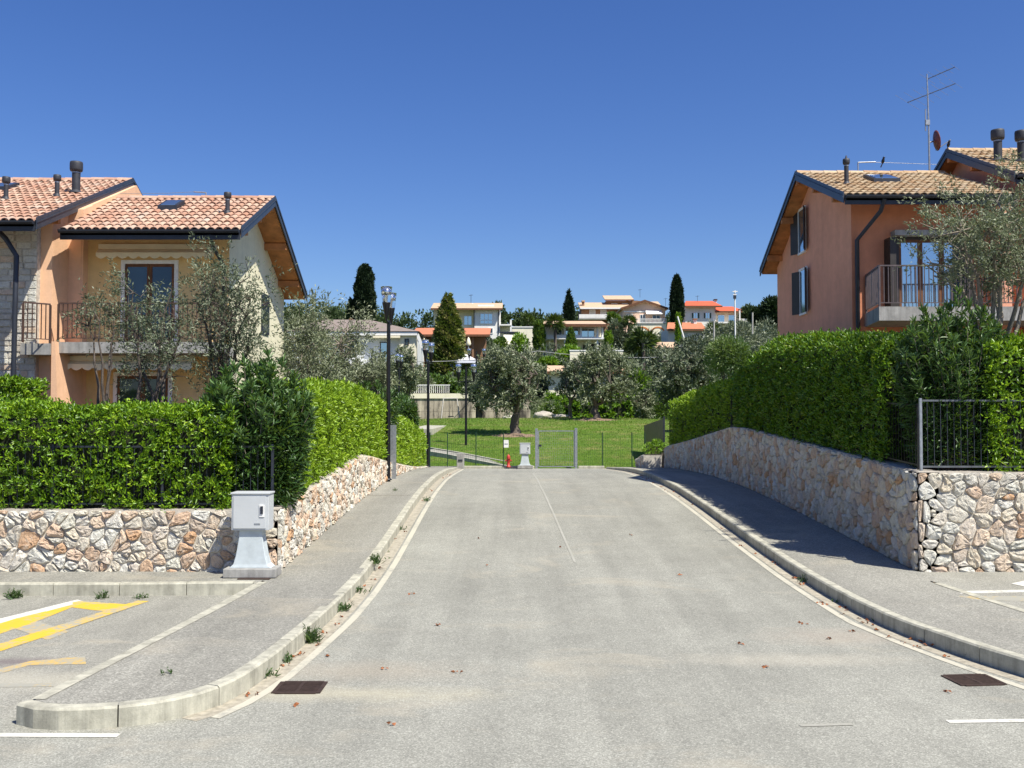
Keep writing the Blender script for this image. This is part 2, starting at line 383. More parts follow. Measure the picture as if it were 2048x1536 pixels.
# ------------------------------------------------------------------ leaves
def unit(a): return a / np.maximum(np.linalg.norm(a, axis=1, keepdims=True), 1e-9)
def leaves(name, P, D, L, Wd, mat, parent=None, shape=4, up=None, kind=None, rnd=None):
    N = len(P); D = unit(D); r = unit(rng.normal(size=(N, 3)) + (up if up is not None else np.array([0, 0, .8])))
    S = unit(np.cross(D, r)); Nn = np.cross(S, D)
    L = np.broadcast_to(L, (N,))[:, None] * rng.uniform(.75, 1.25, (N, 1)); Wd = np.broadcast_to(Wd, (N,))[:, None] * rng.uniform(.8, 1.2, (N, 1))
    if shape == 4:
        V = np.stack([P, P + D*L*.45 + S*Wd*.5 + Nn*Wd*.18, P + D*L - Nn*L*.12, P + D*L*.45 - S*Wd*.5 + Nn*Wd*.18], 1)
        f = np.array([[0, 1, 2], [0, 2, 3]]); nf = 2; fl = 3
    elif shape == 6:
        V = np.stack([P, P + D*L*.28 + S*Wd*.42 + Nn*Wd*.16, P + D*L*.68 + S*Wd*.42 + Nn*Wd*.1, P + D*L - Nn*L*.16, P + D*L*.68 - S*Wd*.42 + Nn*Wd*.1, P + D*L*.28 - S*Wd*.42 + Nn*Wd*.16], 1)
        f = np.array([[0, 1, 2, 3], [0, 3, 4, 5]]); nf = 2; fl = 4
    else:
        V = np.stack([P - S*Wd*.5, P + S*Wd*.5, P + D*L], 1); f = np.array([[0, 1, 2]]); nf = 1; fl = 3
    k = V.shape[1]; faces = (np.arange(N)[:, None, None] * k + f[None]).reshape(-1)
    me = bpy.data.meshes.new(name); me.vertices.add(N * k); me.vertices.foreach_set('co', V.reshape(-1).astype(np.float32))
    me.loops.add(N * nf * fl); me.loops.foreach_set('vertex_index', faces.astype(np.int32))
    me.polygons.add(N * nf); me.polygons.foreach_set('loop_start', (np.arange(N * nf) * fl).astype(np.int32))
    me.polygons.foreach_set('loop_total', np.full(N * nf, fl, np.int32))
    me.update()
    a = me.attributes.new('rnd', 'FLOAT', 'FACE')
    rr = rng.random(N) if rnd is None else rnd
    a.data.foreach_set('value', np.repeat(rr, nf).astype(np.float32))
    return link_mesh(name, me, mat, parent, kind)
def vn(P, s, seed=0.0):   # cheap smooth noise -1..1
    x, y, z = P[:, 0]*s+seed, P[:, 1]*s+seed*1.7, P[:, 2]*s+seed*.6
    return (np.sin(x*1.7+np.sin(y*2.3+1.3)*1.4)+np.sin(y*1.9+np.sin(z*2.7+.4)*1.5+2.1)+np.sin(z*2.1+np.sin(x*1.3+.9)*1.6+4.2))/3

# ------------------------------------------------------------------ SETTING: terrain
LG = [(8, .15), (16.2, .15), (16.5, 1.15), (25, 1.7), (32, 1.4), (45, .75), (60, 1.6), (75, 2.5), (88, 2.6)]
RG = [(8, .16), (16.2, .16), (16.6, 1.75), (30, 2.35), (42, 1.55), (50, 1.2), (60, 1.8), (75, 2.4), (88, 2.6)]
PG = [(46.8, .40), (50, .75), (60, 1.7), (67, 2.3), (73, 2.66), (78, 2.6), (88, 2.35)]
HG = [(88, 2.35), (88.4, 2.4), (90, 4.3), (100, 5.3), (110, 7.0), (130, 10.3), (150, 13.3), (200, 18.8), (260, 22), (600, 26), (4000, 30)]
def H(x, y):
    if y > 88: return lerp_tab(HG, y) - (0.0 if y > 92 else 0)
    if y < 46.8:
        if x < -4.0: return lerp_tab(LG, y)
        if x > 6.9: return lerp_tab(RG, y)
        return prof(y) - .12 if y > 8 else -.12
    p = lerp_tab(PG, y)
    dl = max(0, -3.5 - x); p2 = p - .012 * dl * dl * max(0, 1 - abs(y - 66) / 22)
    if x > 10: p2 = p - .02 * (x - 10)
    return p2
def terrain():
    xs = sorted(set(list(np.arange(-60, 61, 2.0)) + [-4.4, -4.05, -3.95, 6.85, 6.95, 7.3, -400, -200, -100, 100, 200, 400, -1500, 1500, -4000, 4000, -80, 80, -5, -3, -1, 1, 3, 5]))
    ys = sorted(set(list(np.arange(16, 50, 1.5)) + list(np.arange(50, 88, 2.0)) + [-4000, -500, -60, 8, 16.2, 16.6, 46.7, 46.85, 88, 88.4, 89, 90, 95, 100, 110, 120, 130, 140, 150, 165, 180, 200, 230, 260, 300, 400, 600, 1200, 4000]))
    V = []; Fc = []
    for y in ys:
        for x in xs:
            z = H(x, y)
            if y < 16.3: z = -.15 if y > 0 else -.3
            if y > 120: z += .8 * math.sin(x * .05 + y * .03) + (1.5 * math.sin(x * .011) if y > 200 else 0)
            V.append((x, y, z))
    n = len(xs)
    for j in range(len(ys) - 1):
        for i in range(n - 1):
            a = j*n+i; Fc.append((a, a+1, a+1+n, a+n))
    me = bpy.data.meshes.new('terrain'); me.from_pydata(V, [], Fc)
    for p in me.polygons: p.use_smooth = True
    cx = {}
    o = link_mesh('terrain', me, [M['soil'], M['lawn'], M['hill']], None, 'structure')
    for p in me.polygons:
        c = p.center
        p.material_index = 0 if c.y < 46.7 else (1 if c.y < 88 and abs(c.x) < 40 else 2)
    return o
terrain()

KL = [(-4.45, 9.02), (-4.25, 8.88), (-3.9, 8.84), (-3.45, 8.93), (-3.1, 9.13), (-2.85, 9.45), (-2.7, 9.85), (-2.6, 10.6), (-2.52, 12.0), (-2.46, 13.5), (-2.4, 15.5), (-2.38, 18.4), (-2.42, 22.8), (-2.46, 28), (-2.5, 34), (-2.52, 40), (-2.52, 46.1)]
KR = [(7.6, 8.2), (6.3, 9.1), (5.75, 9.9), (5.35, 10.8), (5.02, 12.2), (4.84, 13.4), (4.76, 16.1), (4.7, 20), (4.7, 28.7), (4.78, 34), (4.9, 39), (4.78, 43), (4.35, 46.1)]
def resample(path, step):
    P = [Vector((a[0], a[1], 0)) for a in path]; out = [P[0]]; acc = 0
    L = [0]
    for a, b in zip(P, P[1:]): L.append(L[-1] + (b - a).length)
    n = max(2, int(round(L[-1] / step))); res = []
    for i in range(n + 1):
        s = L[-1] * i / n; k = max(j for j in range(len(L)) if L[j] <= s + 1e-9); k = min(k, len(P) - 2)
        t = (s - L[k]) / max(1e-9, L[k+1] - L[k]); res.append(P[k].lerp(P[k+1], t))
    return res
def chaikin2(path):
    out = [path[0]]
    for a, b in zip(path, path[1:]):
        out += [(a[0]*.75+b[0]*.25, a[1]*.75+b[1]*.25), (a[0]*.25+b[0]*.75, a[1]*.25+b[1]*.75)]
    return out + [path[-1]]
KL = chaikin2(KL); KR = chaikin2(KR)
def kerb_h(y): return .19 if y < 12 else (.19 - .005 * (y - 12) if y < 16 else (.17 if y < 40 else .17 - .015 * (y - 40)))
def offs(path, d):      # offset a polyline to its left (+) in XY
    out = []
    for i in range(len(path)):
        a = Vector((*path[max(0, i-1)][:2], 0)); b = Vector((*path[min(len(path)-1, i+1)][:2], 0)); t = (b - a).normalized()
        out.append((path[i][0] - t.y * d, path[i][1] + t.x * d))
    return out
def road():
    mb = MB()
    ys = list(np.arange(-30, 12, 3.0)) + list(np.arange(12, 15.7, .6))
    xs = [-80, -40, -20, -10, -4, 0, 4, 6.6, 10, 20, 40, 80]
    V = [(x, y, prof(y)) for y in ys for x in xs]; n = len(xs)
    mb.add(V, [(j*n+i, j*n+i+1, (j+1)*n+i+1, (j+1)*n+i) for j in range(len(ys)-1) for i in range(n-1)], 0, True)
    ys2 = [ys[-1]] + list(np.arange(16, 46.7, .6)) + [46.75]
    xs2 = [-3.0, 1, 5.4]; V = [(x, y, prof(y)) for y in ys2 for x in xs2]; n = 3
    mb.add(V, [(j*n+i, j*n+i+1, (j+1)*n+i+1, (j+1)*n+i) for j in range(len(ys2)-1) for i in range(n-1)], 0, True)
    mb.build('road', M['asphalt'], None, 'structure')
road()
def strip(name, path, w, mat, dz=.004, step=.5, kind='structure', taper=None, zf=prof):
    P = resample(path, step); P2 = [(p.x, p.y) for p in P]; a = offs(P2, w/2); b = offs(P2, -w/2); mb = MB()
    V = []
    for p, q in zip(a, b): V += [(p[0], p[1], zf(p[1]) + dz), (q[0], q[1], zf(q[1]) + dz)]
    mb.add(V, [(2*i, 2*i+1, 2*i+3, 2*i+2) for i in range(len(P)-1)]); o = mb.build(name, mat, None, kind); return o
def kerb(name, path, side, step=1.0, hf=kerb_h, zf=prof, w=.14):
    """kerb stones laid along a path; side = direction in which the kerb's width lies"""
    root = empty(name, (path[0][0], path[0][1], 0)); root['kind'] = 'structure'
    P = resample(path, .25); pts = [(p.x, p.y) for p in P]; inner = offs(pts, side * w); n = max(1, int(round(step / .25)))
    i = 0; k = 0
    while i < len(pts) - 1:
        j = min(i + n, len(pts) - 1); mb = MB(); V = []; far = pts[i][1] > 24
        js = random.uniform(-.004, .004)
        idx = list(range(i, j + 1)) if not far else sorted({i, (i + j) // 2, j})
        for q in idx:
            o_, n_ = Vector((*pts[q], 0)), Vector((*inner[q], 0)); y = pts[q][1]; z = zf(y); h = hf(y) + js
            sh = 0
            if q == i: sh = .006
            if q == j: sh = -.006
            tdir = Vector((pts[min(q+1, len(pts)-1)][0] - pts[max(q-1, 0)][0], pts[min(q+1, len(pts)-1)][1] - pts[max(q-1, 0)][1], 0)).normalized() * sh
            o_ = o_ + tdir; n_ = n_ + tdir; m_ = o_.lerp(n_, .14)
            V += [(o_.x, o_.y, z - .08), (o_.x, o_.y, z + h - .02), (m_.x, m_.y, z + h), (n_.x, n_.y, z + h), (n_.x, n_.y, z - .08)]
        nn = len(idx)
        fs = [(a*5+b, a*5+b+1, a*5+b+6, a*5+b+5) for a in range(nn-1) for b in range(4)]
        mb.add(V, fs); mb.add(V, [(0, 1, 2, 3, 4), tuple((nn-1)*5+x for x in (4, 3, 2, 1, 0))])
        mb.build('kerb_stone', M['kerb'], root); i = j
    return root
kerb('left_kerb', KL, 1); kerb('right_kerb', KR, -1)
# pavements (sheets between kerb and wall / bay)
def xat(path, y):
    pts = sorted([(p[1], p[0]) for p in path]); return float(np.interp(y, [a for a, _ in pts], [b for _, b in pts]))
def pavement(name, lx, rx, ys, mat, dz):
    mb = MB(); V = []
    for y in ys: V += [(lx(y), y, prof(y) + kerb_h(y) + dz), (rx(y), y, prof(y) + kerb_h(y) + dz)]
    mb.add(V, [(2*i, 2*i+1, 2*i+3, 2*i+2) for i in range(len(ys)-1)], 0, True); return mb.build(name, mat, None, 'structure')
KLi = [p for p in offs(KL, .14) if p[1] > 9.02]; KRi = offs(KR, -.14)
bl = lambda y: -4.33 + (y - 9.1) * (.5 / 6.4)
kmain = [p for p in KL if p[1] >= 9.4 or p[0] > -3.2]; kmain_i = sorted(offs(KL, .13), key=lambda p: p[1])
KLn = [p for p in offs(KL, .05) if p[0] > -3.92]
KLw = sorted([(p[1], p[0]) for p in offs(KL, .05) if p[0] <= -3.9])
def left_in(y): return xat(KLn, y)
def left_out(y):
    if y < 9.05: return float(np.interp(y, [a for a, _ in KLw], [b for _, b in KLw]))
    return max(-4.4, bl(y)) if y < 15.55 else -3.9
pavement('left_pavement', left_out, left_in, [8.91, 8.94, 8.97, 9.0, 9.04, 9.1, 9.2, 9.3, 9.45, 9.6, 9.9, 10.2, 10.6, 11.5, 13, 14.5, 15.5, 15.56] + list(np.arange(16, 46.2, .8)) + [46.3], M['walk_asphalt'], -.004)
pavement('left_wall_pavement', lambda y: -40, lambda y: -3.87, [15.3, 15.7, 16.0, 16.5], M['walk_asphalt'], -.002)
right_out = lambda y: 6.45 + max(0, 15.4 - y) * .13 if y < 15.5 else 6.75
pavement('right_pavement', lambda y: xat(KRi, y), right_out, [8.4, 9, 9.6, 10, 10.5, 11, 12, 13, 14, 15, 15.45] + list(np.arange(15.8, 46.2, .8)) + [46.3], M['walk_asphalt'], -.004)
pavement('right_parking_bay', lambda y: 6.5 + max(0, 15.4 - y) * .13, lambda y: 40, [8.4, 10, 12, 14, 15.5, 16.6], M['bay_asphalt'], -.006)
# far cross pavement before the fence
strip('left_bay_border', [(-4.31, 9.14), (-3.83, 15.4)], .13, M['kerb'], .004, 1.0, zf=lambda y: prof(y) + kerb_h(y) - .002)
strip('right_bay_border', [(6.5, 15.3), (7.3, 9.4)], .13, M['kerb'], .004, 1.0, zf=lambda y: prof(y) + kerb_h(y) - .002)
kerb('parking_bay_kerb', [(-14, 15.18), (-6, 15.2), (-3.95, 15.28)], 1, 1.0, hf=lambda y: .19, zf=lambda y: prof(y))
kb = [(-4.40, 9.15), (-3.93, 15.25)]
kerb('peninsula_back_kerb', kb, -1, 1.0, w=.05, hf=lambda y: .178)
# parking bay surface on the left, slightly different asphalt
mb = MB(); V = []
for y in (9.2, 11, 12, 12.5, 13, 13.5, 14, 14.5, 15.2): V += [(-40, y, prof(y) + .002), (-4.42 + (y - 9.2) * .073, y, prof(y) + .002)]
mb.add(V, [(2*i, 2*i+1, 2*i+3, 2*i+2) for i in range(8)])
mb.build('left_parking_bay', M['bay_asphalt'], None, 'structure')
mb = MB(); mb.add([(-3.9, 46.2, prof(46.2)+.08), (-2.5, 46.2, prof(46.2)+.08), (-2.5, 47, prof(46.2)+.08), (-3.9, 47, prof(46.2)+.08)], [(0,1,2,3)]); mb.build('far_pavement', M['walk_asphalt'], None, 'structure')

# sand gathered between edge line and kerb
strip('gutter_sand', [(p[0], p[1]) for p in offs(resample([(a, b) for a, b in KL if b > 9.1 and a > -3.2], .5), -.11)], .2, None or plain('gutter_sand', (.36, .325, .25), .95, var=.35, scale=12, bump=.5), .003)
strip('gutter_sand', [(p[0], p[1]) for p in offs(resample(KR, .5), .11)], .2, bpy.data.materials['gutter_sand'], .003)
# painted markings
EL = [(-2.72, 9.2), (-2.5, 9.8), (-2.36, 10.7), (-2.27, 12)] + [(xat(KL, y) + .3, y) for y in (13.5, 15.5, 18, 21, 24, 28, 32, 36, 40, 45.5)]
ER = [(6.4, 8.3), (5.75, 9.2), (5.3, 9.9), (4.98, 11), (4.72, 12.2), (4.52, 13.4)] + [(xat(KR, y) - .3, y) for y in (15, 16.5, 20, 24, 28, 32, 36, 40, 43, 45.6)]
strip('left_edge_line_marking', EL, .1, M['edge_paint'], .005)
strip('right_edge_line_marking', ER, .1, M['edge_paint'], .005)
def gp(px, py): p = G(px, py); return (p.x, p.y)
strip('centre_line_marking', [gp(1066, 947), gp(1082, 975), gp(1100, 1012), gp(1122, 1062), gp(1150, 1125)], .045, M['faint_paint'], .005)
strip('cross_street_line_marking', [(-9, 8.76), (-3.4, 8.7)], .1, M['white_paint'], .005)
strip('cross_street_line_marking', [gp(1895, 1444), gp(2300, 1438)], .09, M['white_paint'], .005)
strip('cross_street_line_marking', [gp(1600, 1452), gp(1705, 1449)], .06, M['faint_paint'], .005)
Z0 = .012
def poly_mark(name, pix, mat, z=Z0, kz=0.0):
    pts = [];
    for px, py in pix:
        p = G(px, py, z - .0115 + kz); pts.append((p.x, p.y, p.z))
    mb = MB(); mb.add(pts, [tuple(range(len(pts)))]); return mb.build(name, mat, None, 'structure')
poly_mark('bay_white_marking', [(-60, 1263), (-60, 1252), (155, 1199), (167, 1203)], M['white_paint'], .016)
poly_mark('bay_yellow_marking', [(-70, 1268), (120, 1210), (150, 1212), (60, 1248), (-40, 1280)], M['yellow_paint'], .0165)
poly_mark('bay_yellow_marking', [(158, 1202), (262, 1209), (225, 1225), (118, 1211)], M['yellow_paint'], .017)
poly_mark('bay_yellow_marking', [(-60, 1322), (-60, 1306), (275, 1201), (298, 1202), (100, 1270)], M['yellow_paint'], .0175)
poly_mark('bay_yellow_marking', [(10, 1250), (60, 1238), (140, 1262), (95, 1280)], M['yellow_worn'], .0165)
poly_mark('bay_yellow_marking', [(-60, 1368), (105, 1366), (108, 1373), (-60, 1375)], M['yellow_worn'], .0165)
poly_mark('bay_yellow_marking', [(-20, 1342), (60, 1322), (170, 1312), (172, 1328), (60, 1330), (-10, 1350)], M['yellow_worn'], .0165)
zb = .172
poly_mark('bay_white_marking', [(1920, 1187), (1924, 1182), (2200, 1176), (2200, 1181)], M['white_paint'], zb + .0115 + .004, 0)
poly_mark('bay_arrow_marking', [(2022, 1167), (2060, 1159), (2060, 1164), (2200, 1163), (2200, 1169), (2060, 1169), (2060, 1175)], M['white_paint'], zb + .0115 + .004, 0)
poly_mark('bay_yellow_marking', [(1915, 1192), (2200, 1192), (2200, 1206), (1960, 1200)], M['yellow_worn'], zb + .0115 + .004, 0)
# pavement joint and dark patches
strip('pavement_joint', [(-3.85, 26.1), (-2.65, 26.1)], .03, M['soil'], .004, .3, zf=lambda y: prof(y) + kerb_h(y) - .002)

# ------------------------------------------------------------------ stone walls
def clip(poly, nx, ny, c):      # keep nx*x+ny*y <= c
    out = []
    for i in range(len(poly)):
        a = poly[i]; b = poly[(i+1) % len(poly)]; da = nx*a[0]+ny*a[1]-c; db = nx*b[0]+ny*b[1]-c
        if da <= 0: out.append(a)
        if (da < 0 < db) or (db < 0 < da):
            t_ = da / (da - db); out.append((a[0]+(b[0]-a[0])*t_, a[1]+(b[1]-a[1])*t_))
    return out
def stone_wall(name, label, p0, p1, base, top, thick, nrm, cell, nearkey, seed, gap=.008, limit=300, cap=True, depth=.05):
    rs = random.Random(seed); p0 = Vector((*p0, 0)); p1 = Vector((*p1, 0)); Lw = (p1 - p0).length; u = (p1 - p0) / Lw; n = Vector((*nrm, 0))
    root = empty(name, (p0.x, p0.y, base(0)), label, 'wall')
    # mortar body
    mb = MB(); st = max(1, int(Lw / .8)); V = []
    for i in range(st + 1):
        s = Lw * i / st; p = p0 + u * s
        a = p - n * .0; b = p - n * thick
        V += [(a.x, a.y, base(s) - .3), (a.x, a.y, top(s) - .012), (b.x, b.y, top(s) - .012), (b.x, b.y, base(s) - .3)]
    mb.add(V, [(i*4+k, i*4+(k+1) % 4, (i+1)*4+(k+1) % 4, (i+1)*4+k) for i in range(st) for k in range(4)])
    mb.add(V, [(0, 1, 2, 3), (st*4+3, st*4+2, st*4+1, st*4)]); mb.build('mortar', M['mortar'], root)
    if cap:
        mb = MB(); V = []
        for i in range(st * 3 + 1):
            s = Lw * i / (st * 3); p = p0 + u * s; jj = rs.uniform(-.008, .008)
            a = p - n * (.02 + jj); b = p - n * (thick + .01); tz = top(s) - .012 + jj
            V += [(a.x, a.y, tz - .03), (a.x, a.y, tz + .012), (b.x, b.y, tz + .012), (b.x, b.y, tz - .03)]
        k3 = st * 3
        mb.add(V, [(i*4+k, i*4+(k+1) % 4, (i+1)*4+(k+1) % 4, (i+1)*4+k) for i in range(k3) for k in range(4)])
        mb.add(V, [(0, 1, 2, 3), (k3*4+3, k3*4+2, k3*4+1, k3*4)]); mb.build('coping', M['coping'], root)
    pts = []; row = 0; zmin = min(base(0), base(Lw), base(Lw/2)) - .1; zmax = max(top(s) for s in np.linspace(0, Lw, 30))
    z = zmin
    while z < zmax + cell:
        s = -cell + (cell / 2 if row % 2 else 0)
        while s < Lw + cell:
            if rs.random() > .15: pts.append((s + rs.uniform(-.4, .4) * cell, z + rs.uniform(-.38, .38) * cell * .85))
            if rs.random() < .3: pts.append((s + rs.uniform(.3, .6) * cell, z + rs.uniform(.3, .6) * cell * .8))
            s += cell * rs.uniform(.9, 1.25)
        z += cell * .85; row += 1
    pts.sort(); xs = [p[0] for p in pts]; import bisect
    cells = []
    for k, (sx, sz) in enumerate(pts):
        if sx < -cell*.5 or sx > Lw + cell*.5: continue
        sc = min(max(sx, 0), Lw); bz, tz = base(sc), top(sc)
        if tz - bz < .06: continue
        if sz < bz - cell * .35 or sz > tz + cell * .35: continue
        poly = [(max(0.004, sx - 2*cell), sz - 2*cell), (min(Lw - .004, sx + 2*cell), sz - 2*cell), (min(Lw - .004, sx + 2*cell), sz + 2*cell), (max(0.004, sx - 2*cell), sz + 2*cell)]
        lo = bisect.bisect_left(xs, sx - 2.6*cell); hi = bisect.bisect_right(xs, sx + 2.6*cell)
        for q in range(lo, hi):
            if q == k: continue
            dx, dz = pts[q][0] - sx, pts[q][1] - sz; d = math.hypot(dx, dz)
            if d > 2.6*cell or d < 1e-4: continue
            poly = clip(poly, dx/d, dz/d, (dx*(sx + dx/2) + dz*(sz + dz/2))/d - gap)
            if len(poly) < 3: break
        if len(poly) < 3: continue
        e = .3; sl = (top(min(Lw, sc+e)) - top(max(0, sc-e))) / (min(Lw, sc+e) - max(0, sc-e)); l_ = math.hypot(1, sl)
        poly = clip(poly, -sl/l_, 1/l_, (tz - .02 - sl*sc)/l_)
        sl = (base(min(Lw, sc+e)) - base(max(0, sc-e))) / (min(Lw, sc+e) - max(0, sc-e)); l_ = math.hypot(1, sl)
        poly = clip(poly, sl/l_, -1/l_, -(bz + .005 - sl*sc)/l_)
        if len(poly) < 3: continue
        ar = abs(sum(poly[i][0]*poly[(i+1) % len(poly)][1] - poly[(i+1) % len(poly)][0]*poly[i][1] for i in range(len(poly)))) / 2
        if ar < .0025: continue
        cells.append((nearkey(p0 + u * sx), poly, ar))
    cells.sort(key=lambda c: c[0])
    joined = MB(); jr = []
    for k, (key, poly, ar) in enumerate(cells):
        near = k < limit; poly = [p for i, p in enumerate(poly) if math.hypot(p[0]-poly[i-1][0], p[1]-poly[i-1][1]) > .008]
        if len(poly) < 3: continue
        q = []
        for i in range(len(poly)):
            a, b = poly[i], poly[(i+1) % len(poly)]; t0 = rs.uniform(.16, .3)
            q += [(a[0]+(b[0]-a[0])*t0, a[1]+(b[1]-a[1])*t0), (a[0]+(b[0]-a[0])*(1-t0), a[1]+(b[1]-a[1])*(1-t0))]
        if near: q = [(a + rs.uniform(-.008, .008), b + rs.uniform(-.008, .008)) for a, b in q]
        cx = sum(p[0] for p in q)/len(q); cz = sum(p[1] for p in q)/len(q); m = len(q)
        dep = depth * rs.uniform(.55, 1.2) * min(1, (ar / .03) ** .5 + .35)
        rings = [(1.0, -.01), (.985, dep*.45), (.86, dep*.9), (.5, dep*1.05)] if near else [(1.0, -.01), (.93, dep*.7), (.5, dep)]
        V = []; tilt = (rs.uniform(-.12, .12), rs.uniform(-.12, .12))
        for sc_, d_ in rings:
            for (a, b) in q:
                aa = cx + (a-cx)*sc_; bb = cz + (b-cz)*sc_; dd = d_
                if sc_ < .98: dd += rs.uniform(-.4, .4)*dep + (aa-cx)*tilt[0] + (bb-cz)*tilt[1]
                p = p0 + u*aa + n*dd; V.append((p.x, p.y, bb))
        p = p0 + u*cx + n*(dep*1.0); V.append((p.x, p.y, cz))
        fs = [(r*m+i, r*m+(i+1) % m, (r+1)*m+(i+1) % m, (r+1)*m+i) for r in range(len(rings)-1) for i in range(m)]
        last = (len(rings)-1)*m; fs += [(last+i, last+(i+1) % m, len(V)-1) for i in range(m)]
        rv = rs.random()
        if near:
            s = MB(); s.add(V, fs, 0, False); me = s.mesh('stone'); at = me.attributes.new('rnd', 'FLOAT', 'FACE'); at.data.foreach_set('value', [rv]*len(me.polygons))
            link_mesh('stone', me, M['stone'], root)
        else:
            joined.add(V, fs); jr += [rv]*len(fs)
    if jr:
        me = joined.mesh('distant_stones'); at = me.attributes.new('rnd', 'FLOAT', 'FACE'); at.data.foreach_set('value', jr)
        link_mesh('distant_stones', me, M['stone'], root, 'stuff')
    return root
# left front wall
WYL = 16.3; XL = -3.82; XR = 6.62
LT = [(16.3, 1.25), (18.5, 1.38), (22, 1.63), (25.3, 1.82), (27.5, 1.68), (30, 1.47), (34, 1.18), (38, .9), (42, .68), (44.5, .6)]
RT = [(16.3, 1.86), (20, 2.05), (24, 2.25), (28.5, 2.46), (30.2, 2.47), (33, 2.25), (38, 1.85), (42.5, 1.55), (43.2, 1.4)]
lbase = lambda y: prof(y) + kerb_h(y) - .01
stone_wall('stone_wall', 'low rubble stone wall with mortar joints below the clipped hedge, behind the yellow bay markings', (-13, WYL), (XL, WYL), lambda s: .15 + .1 * max(0, s - 8.2), lambda s: 1.25, .35, (0, -1), .235, lambda p: -p.x, 3)
stone_wall('stone_wall', 'sunlit stone wall climbing the slope beside the pavement with the black lamp posts', (XL, WYL), (XL, 44.6), lambda s: lbase(16.3 + s), lambda s: lerp_tab(LT, 16.3 + s), .35, (1, 0), .235, lambda p: p.y, 4)
stone_wall('stone_wall', 'sunlit end face of the tall stone wall under the oleander, beside the white bay arrow', (XR, 16.3), (15, 16.3), lambda s: .17, lambda s: 1.86, .35, (0, -1), .25, lambda p: p.x, 5)
stone_wall('stone_wall', 'shaded rubble stone wall rising to a peak beside the dark right pavement', (XR, 16.3), (XR, 43.2), lambda s: lbase(16.3 + s), lambda s: lerp_tab(RT, 16.3 + s), .35, (-1, 0), .26, lambda p: p.y, 6)
stone_wall('stone_wall', 'short low stub of stone wall near the grey metal side gate', (5.75, 43.6), (5.75, 46.2), lambda s: .5, lambda s: 1.15 - .12 * s, .8, (-1, 0), .26, lambda p: p.y, 8)

# ------------------------------------------------------------------ fences on the walls
def bar_fence(label, p0, p1, zf, hgt, mat, post_every=2.0, barstep=.12, end_mat=None, rail_mat=None):
    p0 = Vector((*p0, 0)); p1 = Vector((*p1, 0)); Lw = (p1-p0).length; u = (p1-p0)/Lw
    root = empty('metal_fence', (p0.x, p0.y, zf(0)), label, 'fence'); n = max(1, round(Lw / post_every))
    for i in range(n + 1):
        s = Lw*i/n; p = p0+u*s; mb = MB(); mb.box((p.x-.02, p.y-.02, zf(s)-.05), (p.x+.02, p.y+.02, zf(s)+hgt)); mb.build('post', (end_mat if i == 0 and end_mat else mat), root)
    for off in (.07, hgt-.04):
        mb = MB(); 
        for i in range(n):
            a = Lw*i/n+.026; b = Lw*(i+1)/n-.026; pa = p0+u*a; pb = p0+u*b
            mb.bar((pa.x, pa.y, zf(a)+off), (pb.x, pb.y, zf(b)+off), .03, .03)
        mb.build('rail', rail_mat or mat, root)
    mb = MB(); s = barstep
    while s < Lw:
        p = p0+u*s; mb.box((p.x-.005, p.y-.005, zf(s)+.086), (p.x+.005, p.y+.005, zf(s)+hgt-.056)); s += barstep
    mb.build('bars', mat, root, 'stuff'); return root
bar_fence('black railing standing on the low stone wall in front of the long clipped hedge', (-3.95, 16.45), (-13, 16.45), lambda s: 1.26, 1.05, M['dark_metal'])
bar_fence('black railing running up the sloping sunlit wall at the foot of the hedge', (-3.98, 16.6), (-3.98, 44), lambda s: lerp_tab(LT, 16.6+s)+.01, 1.0, M['dark_metal'])
bar_fence('metal railing with a grey corner post on the tall stone wall by the oleander', (6.75, 16.45), (15, 16.45), lambda s: 1.87, 1.2, M['dark_metal'], 1.9, .11, M['galv'], plain('rail_steel', (.15, .16, .17), .45, .5))
bar_fence('dark railing running up the shaded right-hand wall beneath the tall hedge', (6.78, 16.62), (6.78, 42.8), lambda s: lerp_tab(RT, 16.6+s)+.01, 1.1, M['black_metal'])

